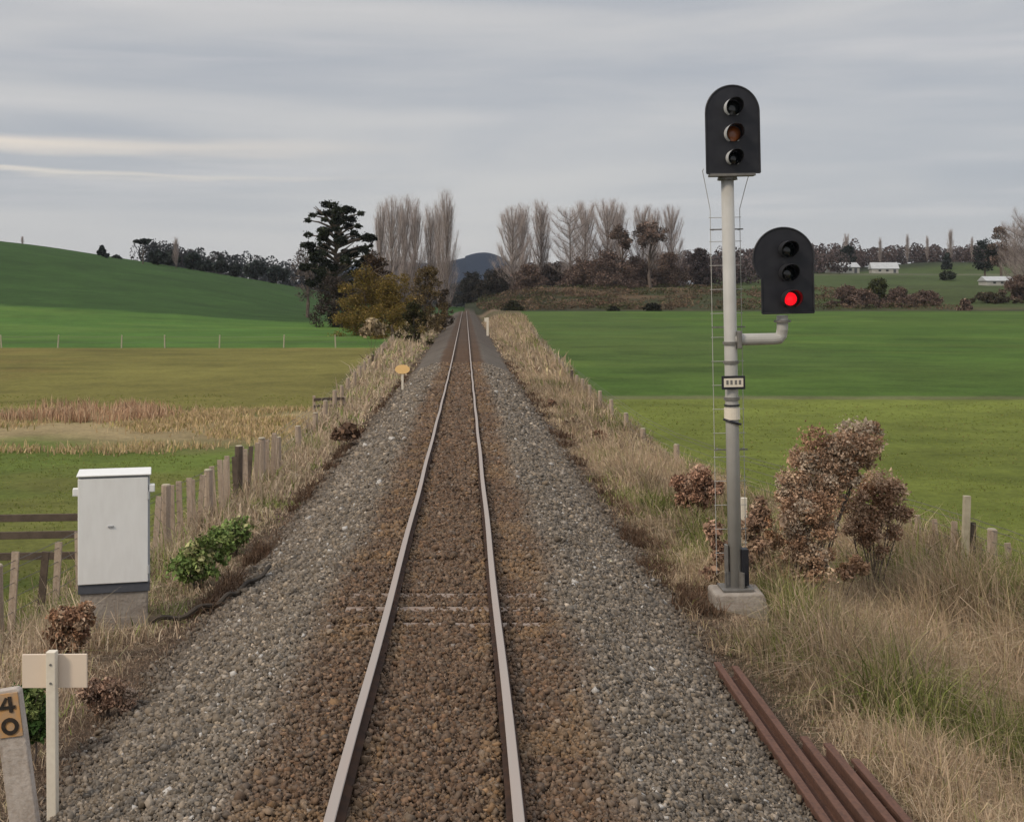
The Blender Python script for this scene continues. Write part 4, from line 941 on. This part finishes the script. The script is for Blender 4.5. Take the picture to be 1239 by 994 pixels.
for u, Y, vt, w, c, kind, lab in ((1025, 560, 297, 22, DK, 'round', 'dark round tree above the left farm shed'), (1146, 470, 329, 22, [(.045, .055, .04), (.06, .07, .05)], 'round', 'solitary upright round tree in the far right field'), (1145, 600, 305, 14, DK, 'bush', 'small dark tree alone on the skyline field'),
                                  (1192, 480, 288, 34, DK, 'round', 'dark evergreen left of the bare trees at the right edge'), (1212, 470, 272, 34, GUM, 'round', 'brown evergreen near the right edge'), (1062, 330, 335, 42, [(.05, .06, .025), (.07, .075, .03)], 'bush', 'green bush in the middle of the hedge clump'),
                                  (1025, 325, 343, 55, BR2, 'bush', 'brown hedge bush at the left end of the clump'), (1045, 320, 347, 50, BR2, 'bush', 'dark brown hedge bush left of the green one'), (1088, 325, 345, 60, BR2, 'bush', 'brown hedge bush right of the green one'),
                                  (1120, 330, 349, 46, BR2, 'bush', 'low brown hedge bush at the right end of the clump'), (1200, 340, 352, 80, [(.06, .06, .035), (.08, .065, .045)], 'bush', 'wide low bush below the trees at the right edge'),
                                  (1236, 350, 330, 60, BR2, 'bush', 'brown thicket cut by the right edge of the picture'), (640, 410, 318, 60, BR2, 'bush', 'brown thicket under the first bare poplars'), (668, 425, 316, 50, [(.05, .04, .038), (.07, .055, .048)], 'bush', 'dark thicket beneath the pale thin poplar'),
                                  (705, 410, 308, 60, BR2, 'bush', 'tall brown thicket under the broad forked poplar'), (735, 402, 298, 74, BR2, 'bush', 'biggest brown thicket left of the gums'), (770, 412, 306, 60, BR2, 'bush', 'brown thicket between the gum trunks'), (812, 415, 302, 60, BR2, 'bush', 'brown thicket right of the gums'),
                                  (846, 430, 298, 44, [(.055, .045, .045), (.07, .055, .055)], 'bush', 'grey brown thicket left of the signal mast'), (600, 425, 322, 60, [(.04, .038, .034), (.06, .05, .042)], 'bush', 'dark thicket below the blue hill'), (572, 430, 327, 50, [(.035, .036, .032), (.05, .045, .04)], 'bush', 'dark thicket just right of the far track'),
                                  (620, 296, 362, 30, [(.035, .04, .02), (.055, .05, .03)], 'bush', 'small dark shrub at the paddock edge near the track'), (790, 292, 365, 26, [(.02, .022, .014), (.03, .03, .02)], 'bush', 'near black shrub at the paddock edge, larger of two'), (741, 292, 370, 20, [(.02, .024, .014), (.03, .03, .02)], 'bush', 'near black low shrub at the paddock edge, smaller of two'),
                                  (1168, 300, 361, 20, BR2, 'bush', 'tiny brown shrub in the far right field')):
    tree(kind, 'hedge_bush' if kind == 'bush' else 'farm_tree', u, Y, vt, w, c, lab, 8000 if w > 40 else 3000, .0011 * Y, cat='bush' if kind == 'bush' else 'tree')
for u, Y, vt, k, wd, lab in ((1228, 380, 262, 2, .9, 'large bare tree at the right edge of the picture'), (1240, 360, 250, 2, .8, 'bare tree half cut off by the right edge'), (1098, 640, 284, 0, .9, 'slim bare tree on the far woodland skyline'), (1122, 640, 286, 0, .9, 'second slim bare tree on the far woodland skyline'),
                             (1150, 640, 278, 0, 1.2, 'tallest slim bare tree on the far woodland skyline'), (1176, 640, 287, 0, .9, 'last slim bare tree before the dark evergreen'), (1024, 640, 284, 1, .8, 'faint bare tree over the farm sheds'), (1065, 650, 288, 0, .9, 'faint bare tree above the long white roof')):
    t = copy_tree(pop[k]); s = top_scale(Y, vt, u, 26); place(t, u, Y, s * wd, label=lab, sz=s); t['group'] = 'bare trees across the right-hand distance'
# woods that read as one mass
def woodland(name, label, strips, cols, per, ls):
    Vs, Fs, Cs = [], [], []; off = 0
    for x0, x1, Y, depth, h in strips:
        k = int((x1 - x0) / 5.0 * depth / 9)
        cx = rng.uniform(x0, x1, k); cy = Y + rng.uniform(0, depth, k); hh = h * rng.uniform(.72, 1.12, k) ; g = ground(cx, cy); r = rng.uniform(2.2, 4.6, k)
        cc = mixc(k, cols, None, .12)
        i = np.repeat(np.arange(k), per); m = len(i); d = rng.normal(size=(m, 3)); d /= np.linalg.norm(d, axis=1)[:, None]
        P = np.stack([cx[i] + d[:, 0] * r[i], cy[i] + d[:, 1] * r[i], g[i] + hh[i] * .55 + d[:, 2] * hh[i] * .47], 1)
        P[:, 2] = np.maximum(P[:, 2], g[i] + .1)
        V, Fc, C = leaves(P, ls * rng.lognormal(0, .3, m), np.clip(cc[i] * rng.lognormal(0, .2, m)[:, None], .004, .4)); Vs.append(V); Fs.append(Fc + off); Cs.append(C); off += len(V)
    tag(link(name, new_mesh(name, np.concatenate(Vs), np.concatenate(Fs), M['leaf'], np.concatenate(Cs))), label, 'woodland', kind='stuff')
woodland('far_woodland', 'grey brown far woodland along the skyline on the right', [(95, 200, 620, 60, 15), (190, 360, 655, 60, 9.5), (14, 160, 520, 70, 11), (20, 110, 450, 30, 8)], [(.105, .082, .08), (.12, .09, .085), (.085, .072, .072)], 190, .85)
woodland('ridge_woodland', 'dark bluish woodland on the low ridge left of the pine', [(-150, -20, 560, 80, 12), (-60, 10, 470, 40, 9)], [(.045, .05, .055), (.06, .056, .058), (.038, .045, .048)], 170, .85)

woodland('rough_scrub', 'low brown and dark green scrub on the rough rise beyond the right paddock', [(6, 120, 305, 95, 1.3), (4, 40, 300, 100, 1.5)], [(.14, .095, .065), (.07, .075, .035), (.10, .075, .05), (.17, .12, .08)], 90, .4)

# ------------------------------------------------------------------ farm buildings
def farm(u, vb, Y, wpx, hpx, label, cat, windows=2, roof=.45, depth=7, rz=0):
    X = (u - U0) / F * Y; g = gz(X, Y); w = wpx / F * Y; h = hpx / F * Y; wh = h * (1 - roof)
    t = thing('farm_shed', (X, Y, g), label, cat, rot=(0, 0, rz))
    MB().box((0, 0, wh / 2 - .5), (w, depth, wh + 1)).build('wall', M['wall'], t)
    y = depth / 2 + .4; mb = MB(); poly = [(-y, wh - .05), (y, wh - .05), (0, h)]; V = [(sx * (w / 2 + .4), a, b) for sx in (-1, 1) for a, b in poly]
    mb.add(V, [(0, 1, 2), (5, 4, 3), (0, 2, 5, 3), (2, 1, 4, 5), (1, 0, 3, 4)]).build('roof', M['roof'], t)
    for i in range(windows):
        x = -w / 2 + w * (i + 1) / (windows + 1.5); MB().box((x, -depth / 2 - .03, wh * .55), (w * .10, .08, wh * .4)).build('window', M['pane'], t)
    MB().box((w * .36, -depth / 2 - .03, wh * .4), (w * .10, .08, wh * .8)).build('door', M['cab_dark'], t)
farm(1019, 329, 545, 34, 13, 'long pale farm building beneath the dark round tree', 'farm building', 3, .45, 8, .1)
farm(1069, 329, 540, 30, 13, 'white roofed farm shed right of the long building', 'farm building', 2, .6, 9, -.15)
farm(826, 333, 420, 17, 8, 'small white roof glimpsed left of the signal mast', 'farm building', 1, .6, 5, .3)
farm(1205, 335, 430, 32, 11, 'low white roofed shed by the right-hand trees', 'farm building', 2, .5, 7, .0)

# ------------------------------------------------------------------ haze
def haze():
    m = bpy.data.materials.new('thin_haze'); m.use_nodes = True; t = m.node_tree; t.nodes.clear(); o = t.nodes.new('ShaderNodeOutputMaterial'); v = t.nodes.new('ShaderNodeVolumePrincipled')
    v.inputs['Color'].default_value = (.86, .90, .97, 1); v.inputs['Density'].default_value = .00006; v.inputs['Anisotropy'].default_value = 0.0
    t.links.new(v.outputs[0], o.inputs['Volume'])
    zmin = float(GZ.min()) - 1
    ob = MB().box((0, 2090, (zmin + 175) / 2), (5700, 4300, 175 - zmin)).build('haze', m); tag(ob, 'thin pale blue haze over the far country', 'haze', kind='stuff')
HAZE = True
if HAZE: haze()
